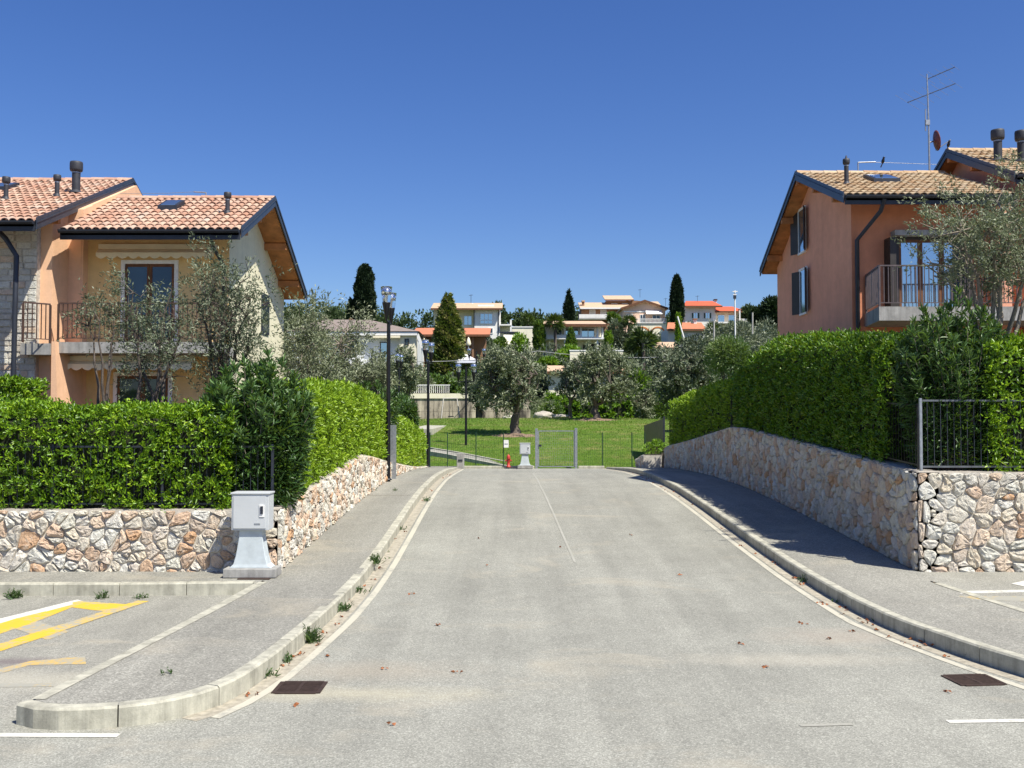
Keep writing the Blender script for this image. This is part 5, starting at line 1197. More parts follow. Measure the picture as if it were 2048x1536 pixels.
# ------------------------------------------------------------------ street furniture
def lamp_head(mbs, c, s):
    body, gl, rf = mbs
    body.lathe([(.02*s, -.52*s), (.03*s, -.5*s), (.125*s, 0), (.125*s, .02*s), (.02*s, .03*s)], c, 14)
    gl.lathe([(.12*s, .02*s), (.175*s, .48*s), (.17*s, .49*s)], c, 18)
    rf.lathe([(.03*s, .02*s), (.04*s, .2*s), (.045*s, .24*s), (.14*s, .26*s), (.15*s, .34*s), (.12*s, .42*s), (.05*s, .47*s), (.0, .475*s)], c, 16)
def street_lamp(label, px, pyb, pytop, Y, arm, half, z0=None, poletop=None, hs=1.0):
    b = W(px, pyb, Y); z0 = b.z if z0 is None else z0; ztop = W(px, pytop, Y).z; hz = ztop-.49*hs
    root = empty('street_lamp', (b.x, Y, z0), label, 'street lamp', 'black twin-headed street lamps')
    mb = MB(); pt = hz-.45*hs if poletop is None else W(px, poletop, Y).z
    mb.tube([(b.x, Y, z0-.3), (b.x, Y, z0+1.0), (b.x, Y, pt)], [.072*hs**.5, .07, .055], 12); mb.lathe([(.12, 0), (.12, .02), (.085, .05), (.075, .06)], (b.x, Y, z0), 12); mb.build('pole', M['black_metal'], root)
    ad = Vector(arm).normalized()*half; c = Vector((b.x, Y, hz)); mb = MB(); az = hz-.5*hs
    mb.bar((b.x-ad.x, Y-ad.y, az), (b.x+ad.x, Y+ad.y, az), .05, .05); mb.build('arm', M['black_metal'], root)
    for sg in (-1, 1):
        p = c+ad*sg; m3 = [MB(), MB(), MB()]; lamp_head(m3, tuple(p), hs); hd = m3[0].build('lamp_head', M['black_metal'], root)
        m3[1].build('glass', M['lamp_glass'], hd, fix=False); m3[2].build('reflector', M['reflector'], hd)
    return root
street_lamp('nearest black street lamp, standing on the left pavement by the sunlit wall', 776, 960, 580, 30.3, (-.03, 1, 0), .75)
street_lamp('second black street lamp at the left end of the green wire fence', 856, 934, 682, 46.0, (.08, 1, 0), .8)
street_lamp('distant lamp rising from the bushes between the two tallest posts', 798, 830, 708, 68, (.1, 1, 0), .6, z0=1.8)
street_lamp('short T-shaped park lamp on the lawn behind the concrete post', 932, 905, 727, 55, (1, .1, 0), .42, poletop=733)
street_lamp('taller T-shaped park lamp near the swing frame, behind the short one', 953, 838, 697, 84, (1, .1, 0), .63, poletop=702)
def cabinet(label, px, pyb, pyt, Y, wpx, dep, z0=None, detail=True, face=0, k=.5):
    b = W(px, pyb, Y); zt2 = W(px, pyt, Y).z; z0 = b.z; w_ = wpx*Y/F; h = zt2-z0; hb = h*k; root = empty('street_cabinet', (b.x, Y, z0), label, 'utility cabinet')
    x0, x1 = b.x-w_/2, b.x+w_/2; y0, y1 = Y, Y+dep; zb_ = zt2-hb
    mb = MB(); mb.box((x0, y0, zb_), (x1, y1, zt2-.03)); mb.build('housing', M['cabinet'], root, bevel=.008)
    mb = MB(); mb.box((x0-.015, y0-.02, zt2-.029), (x1+.015, y1+.01, zt2)); mb.build('lid', M['cabinet'], root, bevel=.006)
    mb = MB(); mb.box((x0+.03, y0-.014, zb_+.03), (x1-.04, y0-.001, zt2-.06)); dr = mb.build('door', M['cabinet'], root, bevel=.004)
    lx = x1-.04-w_*.17
    mb = MB(); mb.box((lx, y0-.026, zb_+hb*.36), (lx+w_*.13, y0-.0145, zb_+hb*.68)); f = mb.build('handle', M['white'], dr); mb = MB(); mb.box((lx+w_*.03, y0-.04, zb_+hb*.44), (lx+w_*.1, y0-.0265, zb_+hb*.64)); mb.build('lock', M['dark_metal'], dr)
    mb = MB(); mb.box((x0+w_*.62, y0-.018, zb_+hb*.15), (x0+w_*.78, y0-.0145, zb_+hb*.19)); mb.build('label_plate', M['galv'], dr)
    zk = zb_-.001; wt, wm, wb = w_*.3, w_*.33, w_*.62; zm = z0+(zk-z0)*.86; yc = (y0+y1)/2
    def ring(hw, hd, z): return [(b.x-hw, yc-hd, z), (b.x+hw, yc-hd, z), (b.x+hw, yc+hd, z), (b.x-hw, yc+hd, z)]
    rings = []
    for f, fw_ in ((0, .57), (.1, .46), (.3, .4), (.62, .345), (.86, .31), (1, .31)):
        hw = w_*fw_; rings.append(ring(hw, dep*.46*(hw/wb)**.4, z0+.0+(zk-z0)*f))
    mb = MB(); V = sum(rings, []); mb.add(V, [(i*4+q, i*4+(q+1) % 4, (i+1)*4+(q+1) % 4, (i+1)*4+q) for i in range(5) for q in range(4)]+[(3, 2, 1, 0), (20, 21, 22, 23)]); mb.build('pedestal', M['pedestal'], root, bevel=.01)
    mb = MB(); mb.box((b.x-wb-.04, y0-.06, z0-.14), (b.x+wb+.06, y1+.02, z0+.0)); mb.build('base_plate', M['concrete'], root, bevel=.01); return root
cabinet('big pale grey street cabinet on a flared pedestal against the low stone wall', 499, 1137, 985, 15.75, 74, .34)
cabinet('small white street cabinet on a pedestal at the road end by the gate', 1050, 931, 886, 45.9, 21, .3)
# fence, gate and the things along it
FY = 46.55
def fz(x): return prof(46) + .02
froot = empty('wire_fence', (0, FY, fz(0)), 'thin green wire mesh fence along the foot of the lawn', 'fence')
posts = [860, 895, 952, 1007, 1205, 1264, 1290]
xs_ = [W(p, 900, FY).x for p in posts]
for x in xs_:
    mb = MB(); mb.tube([(x, FY, fz(x)-.1), (x, FY, fz(x)+1.65)], .025, 6); mb.build('post', M['green_post'], froot)
g0, g1 = W(1073, 900, FY).x, W(1152, 900, FY).x
mb = MB()
for a, b in ((xs_[0], g0-.08), (g1+.08, xs_[-1])):
    x = a
    while x < b: mb.box((x-.0025, FY-.0025, fz(x)+.05), (x+.0025, FY+.0025, fz(x)+1.6)); x += .1
    for z in np.arange(.05, 1.62, .15): mb.box((a, FY-.0035, fz(0)+z), (b, FY-.003, fz(0)+z+.004))
mb.build('wire_mesh', M['green_post'], froot, 'stuff')
groot = empty('mesh_gate', ((g0+g1)/2, FY, fz(0)), 'closed galvanised mesh gate between two grey posts at the road end', 'gate')
for px, top in ((1073, 857), (1152, 856)):
    x = W(px, 900, FY).x; mb = MB(); mb.box((x-.06, FY-.06, fz(0)-.1), (x+.06, FY+.06, W(px, top, FY).z)); mb.build('gate_post', M['galv'], groot)
mb = MB(); gb, gt = fz(0)+.06, W(1100, 862, FY).z; a, b = g0+.09, g1-.09
for q in (((a, gb), (a, gt)), ((b, gb), (b, gt)), ((a, gt), (b, gt)), ((a, gb), (b, gb))):
    mb.bar((q[0][0], FY, q[0][1]), (q[1][0], FY, q[1][1]), .045, .045)
mb.build('gate_frame', M['galv'], groot); mb = MB()
x = a+.05
while x < b: mb.box((x-.0025, FY-.0025, gb), (x+.0025, FY+.0025, gt)); x += .1
for z in np.arange(gb+.12, gt, .12): mb.box((a, FY-.006, z), (b, FY-.003, z+.004))
mb.build('mesh_panel', M['galv'], groot, 'stuff'); mb = MB(); mb.box((a+.02, FY-.08, (gb+gt)/2+.1), (a+.14, FY-.02, (gb+gt)/2+.2)); mb.build('handle', M['dark_metal'], groot)
kr = kerb('fence_kerb', [(-2.5, 46.35), (g0-.1, 46.35)], 1, 2.0, hf=lambda y: .12); kerb('fence_kerb', [(g1+.1, 46.35), (4.3, 46.35)], 1, 2.0, hf=lambda y: .12)
mb = MB(); q = W(921, 935, 46.2); mb.box((q.x-.17, 46.05, q.z-.15), (q.x+.17, 46.3, W(921, 906, 46.2).z)); o = mb.build('concrete_post', M['concrete'], None, bevel=.02); tag(o, 'short square concrete post where the left kerb ends', 'post')
mb = MB(); mb.box((q.x-.1, 46.02, q.z+.3), (q.x+.1, 46.045, q.z+.38)); mb.build('slot', M['dark_metal'], o)
sr = empty('notice_board', (W(1012, 890, 46.45).x, 46.45, fz(0)), 'small white notice fixed to a green fence post above the hydrant', 'sign'); x = W(1012, 890, 46.45).x
mb = MB(); mb.box((x-.1, 46.43, W(0, 895, 46.45).z), (x+.12, 46.45, W(0, 880, 46.45).z)); mb.build('panel', M['white'], sr)
mb = MB(); mb.box((x-.07, 46.426, W(0, 889, 46.45).z), (x+.09, 46.4295, W(0, 887, 46.45).z)); mb.build('print', M['galv'], sr)
hx = W(1017, 934, 46.3).x; hz_ = fz(0)+.05; hr = empty('fire_hydrant', (hx, 46.25, hz_), 'small red fire hydrant between the fence post and the white cabinet', 'fire hydrant')
mb = MB(); mb.lathe([(.1, 0), (.1, .04), (.065, .06), (.065, .36), (.09, .38), (.09, .42), (.07, .44)], (hx, 46.25, hz_), 12); mb.build('barrel', M['red'], hr)
mb = MB(); mb.lathe([(.085, .44), (.08, .5), (.04, .56), (.02, .57), (.02, .6), (.0, .605)], (hx, 46.25, hz_), 12); mb.build('cap', M['red'], hr)
for sg in (-1, 1): mb = MB(); mb.tube([(hx+sg*.05, 46.25, hz_+.3), (hx+sg*.15, 46.25, hz_+.3)], .04, 8); mb.build('outlet', M['red'], hr)
# side gate of grey slats on the right, beyond the wall end
ga, gb2 = W(1288, 870, 52), W(1326, 870, 46.2); sg_ = empty('side_gate', tuple(ga), 'grey sheet metal side gate with a sloping top beside the right wall end', 'gate')
for i in range(10):
    f0, f1 = i/10, (i+.93)/10; p, q = ga.lerp(gb2, f0), ga.lerp(gb2, f1); z0_ = W(1288+38*f0, 895-8*f0, p.y).z-.2; mb = MB()
    za, zb3 = W(1288+38*f0, 851-13*f0, p.y).z, W(1288+38*f1, 851-13*f1, q.y).z
    mb.hexa([(p.x, p.y, z0_), (q.x, q.y, z0_), (q.x+.03, q.y+.03, z0_), (p.x+.03, p.y+.03, z0_), (p.x, p.y, za), (q.x, q.y, zb3), (q.x+.03, q.y+.03, zb3), (p.x+.03, p.y+.03, za)]); mb.build('slat', M['rail_grey'], sg_)
mb = MB(); mb.box((gb2.x, 46.1, .3), (gb2.x+.08, 46.2, W(0, 833, 46.2).z)); mb.build('gate_post', M['dark_metal'], sg_)
mb = MB(); q = W(786, 935, 31.5); mb.box((q.x-.09, 31.4, q.z-.5), (q.x+.09, 31.6, W(786, 850, 31.5).z)); o = mb.build('steel_post', M['galv'], None); tag(o, 'plain grey steel post rising from the wall gap behind the nearest lamp', 'post')
# drains and manhole
def grate(label, px, py, w_, d_, rz=0):
    c = G(px, py); root = empty('drain_grate', (c.x, c.y, c.z+.006), label, 'drain grate', None); mb = MB(); mb.box((-w_/2, -d_/2, -.02), (w_/2, d_/2, -.002)); o = mb.build('pit', M['black_metal'], None); o.parent = root
    mb = MB()
    for a in (-1, 1): mb.box((a*w_/2-.02, -d_/2, -.004), (a*w_/2+.02, d_/2, .006)); mb.box((-w_/2+.021, a*d_/2-.02, -.004), (w_/2-.021, a*d_/2+.02, .006))
    mb.box((-.015, -d_/2+.021, -.004), (.015, d_/2-.021, .005)); o = mb.build('frame', M['rust'], None); o.parent = root
    n = 9
    for i in range(1, n):
        for a in (-1, 1): mb = MB(); y = -d_/2+d_*i/n; mb.box((.016 if a > 0 else -w_/2+.021, y-.012, -.003), (w_/2-.021 if a > 0 else -.016, y+.012, .0045)); o = mb.build('bar', M['rust'], None); o.parent = root
    root.rotation_euler = (0, 0, rz)
grate('rusty drain grate in the road beside the left kerb', 600, 1376, .45, .42); grate('rusty drain grate by the right edge line at the frame side', 1947, 1361, .46, .4, .1)
c = Vector((-3.98, 15.75, prof(15.75)+kerb_h(15.75)+.001)); mb = MB(); mb.box((c.x-.3, c.y-.17, c.z-.01), (c.x+.2, c.y+.17, c.z+.006)); o = mb.build('manhole_cover', M['rust'], None); tag(o, 'dark rectangular manhole cover on the pavement below the big cabinet', 'manhole cover')

# ------------------------------------------------------------------ weeds, litter, grass
def weed(px, py, h, n, seed, label, dz=.0, spread=.5):
    h *= .82
    rg = np.random.default_rng(seed); c = G(px, py); root = empty('weed', (c.x, c.y, c.z), label, 'weed', 'weeds growing along the kerbs'); base = np.array([c.x, c.y, c.z+dz])
    P = base+rg.normal(size=(n, 3))*np.array([.05, .05, 0])*spread*2; D = rg.normal(size=(n, 3))*np.array([.55, .55, .2])+np.array([0, 0, .9]); 
    k = n*2; t_ = rg.random(k); i = rg.integers(0, n, k); P2 = P[i]+unit(D)[i]*h*t_[:, None]; D2 = rg.normal(size=(k, 3))+np.array([0, 0, .5])
    leaves('blades', P, D, h, .012+h*.04, M['weed'], root, 4); leaves('foliage', P2, D2, h*.4, .02, M['weed'], root, 4)
for a in ((622, 1285, .24, 40, 1, 'tall green weed against the left kerb, biggest of those by the edge line'), (690, 1222, .16, 30, 2, 'leafy weed at the left kerb between two other tufts'), (717, 1185, .13, 24, 3, 'small weed at the left kerb below the spreading tuft'), (750, 1140, .2, 40, 4, 'spreading weed hanging over the left kerb near the cabinet', .1), (768, 1105, .1, 16, 5, 'little weed at the left kerb above the spreading tuft'), (534, 1355, .12, 16, 6, 'single weed sprout by the curved kerb above the drain'), (576, 1325, .12, 22, 7, 'low weed with dry leaves left of the drain grate'), (800, 1060, .14, 16, 8, 'dark tuft in the kerb joint halfway up the slope'), (855, 1003, .16, 16, 9, 'dark tuft in the kerb joint near the top of the slope'), (30, 1197, .17, 40, 10, 'bushy weed at the bay kerb at the far left'), (205, 1197, .14, 22, 11, 'weed at the bay kerb above the yellow marking'), (280, 1197, .1, 16, 12, 'small weed at the bay kerb right of the yellow marking'), (102, 1448, .06, 10, 13, 'tiny weed at the rounded kerb nose'), (1612, 1165, .14, 20, 14, 'green weed at the right kerb in the sun'), (1678, 1205, .08, 12, 15, 'small weed at the right kerb below the bright one'), (1765, 1245, .08, 12, 16, 'small weed at the right kerb near dry leaves'), (1937, 1312, .08, 10, 17, 'yellowish sprout on the right kerb face'), (742, 994, .1, 14, 18, 'tuft in the pavement joint, left one', .17), (790, 994, .09, 12, 19, 'tuft in the pavement joint, right one by the kerb', .17), (335, 1385, .08, 8, 20, 'small plant on the pavement behind the rounded kerb', .19)):
    weed(a[0], a[1], a[2], a[3], a[4], a[5], *(a[6:]))
lp = []
for px, py in [(656, 1312), (490, 1390), (586, 1410), (785, 1447), (823, 1188), (771, 1337), (915, 1346), (1262, 1070), (1118, 1093), (1607, 1247), (1660, 1277), (1533, 1334), (1897, 1383), (1700, 1262), (1780, 1275), (1840, 1283), (1735, 1240), (1483, 1287), (956, 1076), (975, 1130), (1360, 1150), (1640, 1205), (600, 1310), (570, 1330), (1745, 1250), (1820, 1278), (405, 1238), (425, 1220), (700, 1200), (876, 1250), (640, 1290), (510, 1388), (1720, 1237), (1860, 1290), (1905, 1300), (1690, 1215)]: lp.append(tuple(G(px, py, .012)))
for i in range(60):
    y = rng.uniform(10, 40); sd = rng.random() < .5; x = (xat(KL, y)+rng.uniform(.03, .2)) if sd else (xat(KR, y)-rng.uniform(.03, .3)); lp.append((x, y, prof(y)+.01))
lp = np.array(lp); n = len(lp); lp = np.repeat(lp, 3, 0)+rng.normal(size=(3*n, 3))*np.array([.015, .015, .003]); lp[:, 2] += .006
leaves('dry_leaves', lp, rng.normal(size=(3*n, 3))*np.array([1, 1, .15]), .05, .035, M['dry_leaf'], None, 4, kind='stuff')
# lawn grass
n = 90000; gx_ = rng.uniform(-14, 14, n); gy = 47.2+ (rng.random(n)**1.4)*34; gz = np.array([H(a, b) for a, b in zip(gx_[:n], gy[:n])])
sc = np.clip(gy/60, .8, 1.3); leaves('grass', np.stack([gx_, gy, gz-.01], 1), rng.normal(size=(n, 3))*np.array([.5, .5, .2])+np.array([0, 0, 1]), .09*sc, .03*sc, M['grass'], None, 3, kind='stuff', rnd=np.clip(.5+.4*vn(np.stack([gx_, gy, gz], 1), .5)+rng.normal(size=n)*.2, 0, 1))

# ------------------------------------------------------------------ hillside buildings
class Bld:
    """a far building surveyed at depth Y; rectangles are given in survey pixels and built as solid boxes"""
    def __init__(s, name, label, px0, px1, pyb, Y, cat='house'):
        a = W(px0, pyb, Y); b = W(px1, pyb, Y); s.Y = Y; s.k = Y/F
        s.root = empty(name, ((a.x+b.x)/2, Y, a.z), label, cat)
    def X(s, px): return W(px, 700, s.Y).x
    def Z(s, py): return W(1024, py, s.Y).z
    def box(s, name, px0, px1, pyt, pyb, d0, d1, mat, parent=None, down=0):
        mb = MB(); mb.box((s.X(px0), s.Y+d0, s.Z(pyb)-down), (s.X(px1), s.Y+d1, s.Z(pyt))); return mb.build(name, M[mat], parent or s.root)
    def window(s, px0, px1, pyt, pyb, d=0, frame='white', glass='glass', nm=1, shutters=None, bars=0, trans=None):
        t_ = .09*max(1, s.k/.06*.6); f = MB(); x0, x1, z0, z1 = s.X(px0), s.X(px1), s.Z(pyb), s.Z(pyt); y = s.Y+d
        f.box((x0-t_, y-.07, z0-t_), (x0, y+.02, z1+t_)); f.box((x1, y-.07, z0-t_), (x1+t_, y+.02, z1+t_)); f.box((x0, y-.07, z1), (x1, y+.02, z1+t_)); f.box((x0, y-.1, z0-t_), (x1, y+.02, z0))
        for i in range(1, nm): xm = x0+(x1-x0)*i/nm; f.box((xm-.05, y-.06, z0), (xm+.05, y+.02, z1 if trans is None else z1))
        fo = f.build('window', M[frame], s.root)
        g = MB(); g.box((x0, y-.03, z0), (x1, y-.01, z1)); g.build('pane', M[glass], fo)
        if trans: g = MB(); zm = z0+(z1-z0)*trans; g.box((x0, y-.065, zm-.06), (x1, y-.031, zm+.06)); g.build('transom', M[frame], fo)
        if shutters:
            w_ = (x1-x0)*.42
            for a in (x0-t_-w_, x1+t_): g = MB(); g.box((a, y-.06, z0), (a+w_, y-.005, z1)); g.build('shutter', M[shutters], fo)
        return fo
    def slope(s, name, px0, px1, py_e, py_r, d_e, run, mat, th=.18, inset=(0, 0)):
        """a roof plane: eave at py_e and depth d_e, rising back over run metres to a ridge seen at py_r"""
        Yr = s.Y+d_e+run; ze = W(1024, py_e, s.Y+d_e).z; zr_ = W(1024, py_r, Yr).z; x0, x1 = s.X(px0), s.X(px1); xa, xb = x0+inset[0], x1-inset[1]; ye = s.Y+d_e
        mb = MB(); mb.hexa([(x0, ye, ze-th), (x1, ye, ze-th), (xb, Yr, zr_-th), (xa, Yr, zr_-th), (x0, ye, ze), (x1, ye, ze), (xb, Yr, zr_), (xa, Yr, zr_)])
        o = mb.build(name, M[mat], s.root)
        f = MB(); f.box((x0, ye-.05, ze-th-.06), (x1, ye-.002, ze+.02)); f.build('eave_board', M['wood_dark'], o); return o
# long white house
B = Bld('long_house', 'long low white house with a grey hipped roof behind the leafy olive', 585, 838, 735, 106)
B.box('wall', 585, 832, 668, 735, 0, 9, 'plaster_grey', down=3); B.box('fascia', 578, 836, 665, 672, -.9, -.3, 'white')
mb = MB(); x0, x1 = B.X(575), B.X(840); ze = B.Z(664); zr_ = W(1024, 641, B.Y+6).z; y0, y1 = B.Y-1.0, B.Y+11; ym = B.Y+5
xr0, xr1 = W(640, 641, ym).x, W(738, 641, ym).x
mb.add([(x0, y0, ze), (x1, y0, ze), (x1, y1, ze), (x0, y1, ze), (xr0, ym, zr_), (xr1, ym, zr_)], [(0, 1, 5, 4), (1, 2, 5), (2, 3, 4, 5), (3, 0, 4), (0, 3, 2, 1)]); mb.build('roof', M['roof_grey'], B.root)
mb = MB(); a, b = W(834, 667, B.Y-.6), W(868, 752, B.Y-.6); mb.bar(a, b, .3, .35, up=(0, 1, 0)); mb.build('sloping_beam', M['white'], B.root)
mb = MB(); mb.prism_x([(B.Y-.5, B.Z(752)), (B.Y+.4, B.Z(752)), (B.Y+.4, B.Z(672)), (B.Y-.5, B.Z(672))], B.X(800), B.X(834)); mb.build('wing_wall', M['plaster_ivory'], B.root)
B.window(762, 776, 686, 722, -.02, 'shutter', 'glass_bright', 1, trans=.45); B.window(812, 817, 680, 690, -.52, 'shutter', 'glass'); B.window(625, 662, 694, 716, -.02, 'dark_metal', 'glass_bright', 2); B.window(690, 712, 690, 716, -.02, 'white', 'glass', 1)
B.box('awning', 748, 802, 673, 677, -1.0, -.05, 'awning'); B.box('terrace_edge', 585, 775, 723, 732, -1.4, -.05, 'white', down=.5)
B.box('chimney', 683, 689, 628, 645, 5, 5.5, 'roof_orange')
B = Bld('garden_pavilion', 'open brown pavilion with a bright orange-red roof, half hidden by the magnolia', 828, 978, 700, 116, 'pavilion')
B.slope('roof', 824, 980, 669, 656, -1, 6, 'roof_orange'); B.box('wall', 832, 970, 671, 700, 2.5, 6, 'plaster_brown', down=3)
for p in (845, 870, 900, 944): B.box('pillar', p, p+4, 671, 700, -.4, 0, 'plaster_brown', down=3)
B.box('beam', 828, 976, 671, 675, -.5, -.1, 'wood_dark')
for px, Yq, lb in ((847, 112, 'folded cream parasol left of the magnolia, under the red-roofed pavilion'), (937, 112, 'folded cream parasol right of the magnolia, above the gazebo')):
    a = W(px, 698, Yq); zt3 = W(px, 674, Yq).z; r_ = empty('closed_parasol', tuple(a), lb, 'parasol'); mb = MB(); mb.tube([(a.x, Yq, a.z-1.5), (a.x, Yq, zt3)], .04, 6); mb.build('pole', M['white'], r_); mb = MB(); mb.lathe([(.2, a.z+.4-a.z), (.3, .6), (.16, 1.1), (.02, zt3-a.z)], tuple(a), 8); mb.build('folded_canopy', M['awning'], r_)
# cream house
B = Bld('hillside_house', 'cream two-tone house with a tan roof and blue windows right of the magnolia', 863, 1005, 675, 150)
B.box('wall', 866, 948, 616, 675, 1.2, 9, 'plaster_ivory', down=4); B.box('front_wall', 948.3, 1000, 616, 675, 0, 9.2, 'plaster_white', down=4)
B.slope('roof', 862, 1005, 616.5, 606, -1, 6, 'roof_tan'); B.box('roof_panel', 955, 988, 607.5, 612.5, 1.2, 1.5, 'white')
B.window(928, 942, 631, 648, 1.18, 'white', 'glass_bright', 2); B.window(961, 984, 628, 647, -.02, 'white', 'glass_bright', 3, trans=.35); B.window(978, 985, 657, 666, -.02, 'white', 'glass'); B.window(872, 884, 631, 648, 1.18, 'white', 'glass_bright', 2)
B.box('downpipe', 947.2, 948.8, 618, 660, -.15, -.02, 'dark_metal'); B.box('downpipe', 996.5, 998, 618, 668, -.15, -.02, 'dark_metal'); B.box('roof_vent', 941, 944, 600, 607, 4, 4.4, 'white')
B.box('terrace_slab', 1000.3, 1023, 649, 651.5, -.5, 6, 'plaster_white'); B.box('post', 1020, 1023.5, 640, 668, -.4, 0, 'plaster_white', down=3); B.box('side_wall', 1000.3, 1019, 652, 672, 1.5, 4, 'plaster_ivory', down=3)
r_ = empty('garden_wall', (W(1020, 700, 140).x, 140, H(0, 140)), 'plain beige garden wall leaning forward below the cream house terrace', 'wall'); mb = MB()
q = [W(1007, 665, 140), W(1034, 666, 140), W(1026, 706, 136), W(1009, 712, 136)]; mb.hexa([q[3], q[2], q[2]+Vector((0, .5, 0)), q[3]+Vector((0, .5, 0)), q[0], q[1], q[1]+Vector((0, .5, 0)), q[0]+Vector((0, .5, 0))]); mb.build('panel', M['plaster_ivory'], r_)
mb = MB(); mb.box((W(1000, 665, 139.7).x, 139.5, W(0, 666, 139.7).z), (W(1036, 665, 139.7).x, 140.6, W(0, 663.5, 139.7).z)); mb.build('coping', M['dark_metal'], r_)
B = Bld('terrace_wall', 'low pale terrace wall between the cream house and the villa', 1024, 1070, 665, 146, 'wall'); B.box('panel', 1024, 1070, 655, 672, 0, .5, 'plaster_ivory', down=3); B.box('coping', 1023, 1071, 653, 655, -.1, .6, 'white')
# villa
B = Bld('veranda_villa', 'two storey villa with glazed veranda, white pillars and a dark red garage door', 1085, 1208, 705, 130)
B.box('wall', 1090, 1205, 648, 705, 2.0, 9, 'plaster_ivory', down=4); B.slope('roof', 1080, 1212, 648, 642, -1.2, 7, 'roof_tan', .3); B.box('floor_slab', 1085, 1207, 675, 679, -.6, 2, 'white')
B.box('parapet', 1085, 1160, 670, 675, -.5, -.3, 'plaster_white')
for p in (1128, 1160, 1193, 1203): B.box('pillar', p, p+3.5, 650, 675, -.3, .1, 'white'); 
for p in (1128, 1193): B.box('lower_pillar', p, p+3.5, 679.3, 705, -.3, .1, 'white', down=2)
B.box('fascia', 1083, 1209, 648.5, 652, -.8, -.4, 'white')
B.window(1133, 1158, 655, 672, 1.98, 'white', 'glass_bright', 3); B.window(1166, 1191, 655, 671, 1.98, 'white', 'glass_bright', 2); B.window(1110, 1124, 655, 672, 1.98, 'white', 'glass', 1); B.box('garage_door', 1168, 1191, 686, 699, 1.8, 1.98, 'shutter', down=.3); B.box('side_door', 1198, 1203, 684, 699, 1.8, 1.98, 'dark_metal')
# brown apartment house behind
B = Bld('apartment_house', 'stepped brown and white apartment house with tan roofs on the hilltop', 1160, 1330, 645, 205)
B.box('wall', 1163, 1240, 616, 645, 0, 10, 'plaster_brown', down=5); B.slope('roof', 1160, 1262, 617, 605, -1, 7, 'roof_tan'); B.box('balcony', 1157, 1219, 630.5, 639, -2, -1.7, 'plaster_white'); B.box('balcony_floor', 1157, 1219, 638, 640, -2, 0, 'plaster_white')
B.box('upper_wall', 1216, 1286, 597, 612, 4, 14, 'plaster_brown'); B.slope('upper_roof', 1213, 1272, 599, 591, 3, 6, 'roof_tan'); B.box('fascia', 1160, 1262, 616, 619, -1.1, -1.0, 'white')
B.window(1228, 1238, 603, 608, 3.97, 'white', 'glass'); B.window(1249, 1259, 603, 608, 3.97, 'white', 'glass'); B.slope('right_roof', 1270, 1332, 613, 603, 5, 6, 'roof_tan'); B.box('side_wall', 1272, 1286, 592, 612, 8, 14, 'wood_dark')
B.window(1180, 1190, 620, 629, -.03, 'white', 'curtain'); B.window(1202, 1212, 620, 629, -.03, 'white', 'curtain')
B.box('chimney', 1166, 1170.5, 601, 612, 2, 3, 'plaster_brown'); B.box('chimney_cap', 1165, 1171.5, 598.5, 601, 1.8, 3.2, 'roof_tan'); B.box('chimney', 1262, 1266.5, 586, 596, 8, 9, 'plaster_brown'); B.box('chimney_cap', 1261, 1267.5, 583.5, 586, 7.8, 9.2, 'roof_tan')
# pink gabled house
B = Bld('gabled_house', 'pink gabled house with a white awning, balcony and painted orange arches', 1244, 1334, 670, 192)
mb = MB(); y0, y1 = B.Y, B.Y+9
pts = [(B.X(1246), B.Z(675)-4), (B.X(1331), B.Z(675)-4), (B.X(1331), B.Z(616)), (B.X(1289), B.Z(603)), (B.X(1246), B.Z(616))]
V = [(x, y0, z) for x, z in pts]+[(x, y1, z) for x, z in pts]; mb.add(V, [(4, 3, 2, 1, 0), (5, 6, 7, 8, 9)]+[(i, (i+1) % 5, (i+1) % 5+5, i+5) for i in range(5)]); mb.build('wall', M['plaster_pink'], B.root)
for a, b in (((1241, 618.5), (1289, 602.5)), ((1289, 602.5), (1336, 618.5))):
    mb = MB(); p, q = (B.X(a[0]), B.Z(a[1])), (B.X(b[0]), B.Z(b[1])); mb.hexa([(p[0], y0-.8, p[1]-.05), (q[0], y0-.8, q[1]-.05), (q[0], y1, q[1]-.05), (p[0], y1, p[1]-.05), (p[0], y0-.8, p[1]+.2), (q[0], y0-.8, q[1]+.2), (q[0], y1, q[1]+.2), (p[0], y1, p[1]+.2)]); mb.build('roof', M['roof_tan'], B.root)
    mb = MB(); mb.hexa([(p[0], y0-.86, p[1]-.2), (q[0], y0-.86, q[1]-.2), (q[0], y0-.802, q[1]-.2), (p[0], y0-.802, p[1]-.2), (p[0], y0-.86, p[1]+.22), (q[0], y0-.86, q[1]+.22), (q[0], y0-.802, q[1]+.22), (p[0], y0-.802, p[1]+.22)]); mb.build('eave_board', M['wood_dark'], B.root)
B.box('white_band', 1248, 1292, 622, 624.5, -.1, -.01, 'white'); B.window(1254, 1265, 629, 638, -.02, 'white', 'curtain'); B.window(1281, 1290, 630, 645, -.02, 'white', 'glass', 2); B.window(1306, 1320, 631, 638, -.02, 'white', 'glass', 2)
mb = MB(); mb.hexa([(B.X(1291), y0-1.6, B.Z(630)), (B.X(1323), y0-1.6, B.Z(630)), (B.X(1323), y0-.01, B.Z(620.5)), (B.X(1291), y0-.01, B.Z(620.5)), (B.X(1291), y0-1.6, B.Z(629.3)), (B.X(1323), y0-1.6, B.Z(629.3)), (B.X(1323), y0-.01, B.Z(620)), (B.X(1291), y0-.01, B.Z(620))]); mb.build('awning', M['white'], B.root)
B.box('balcony_floor', 1270, 1331, 646.5, 648, -1.5, -.01, 'plaster_white'); rl = B.box('balcony_rail', 1270, 1331, 638.8, 639.8, -1.5, -1.4, 'white')
mb = MB()
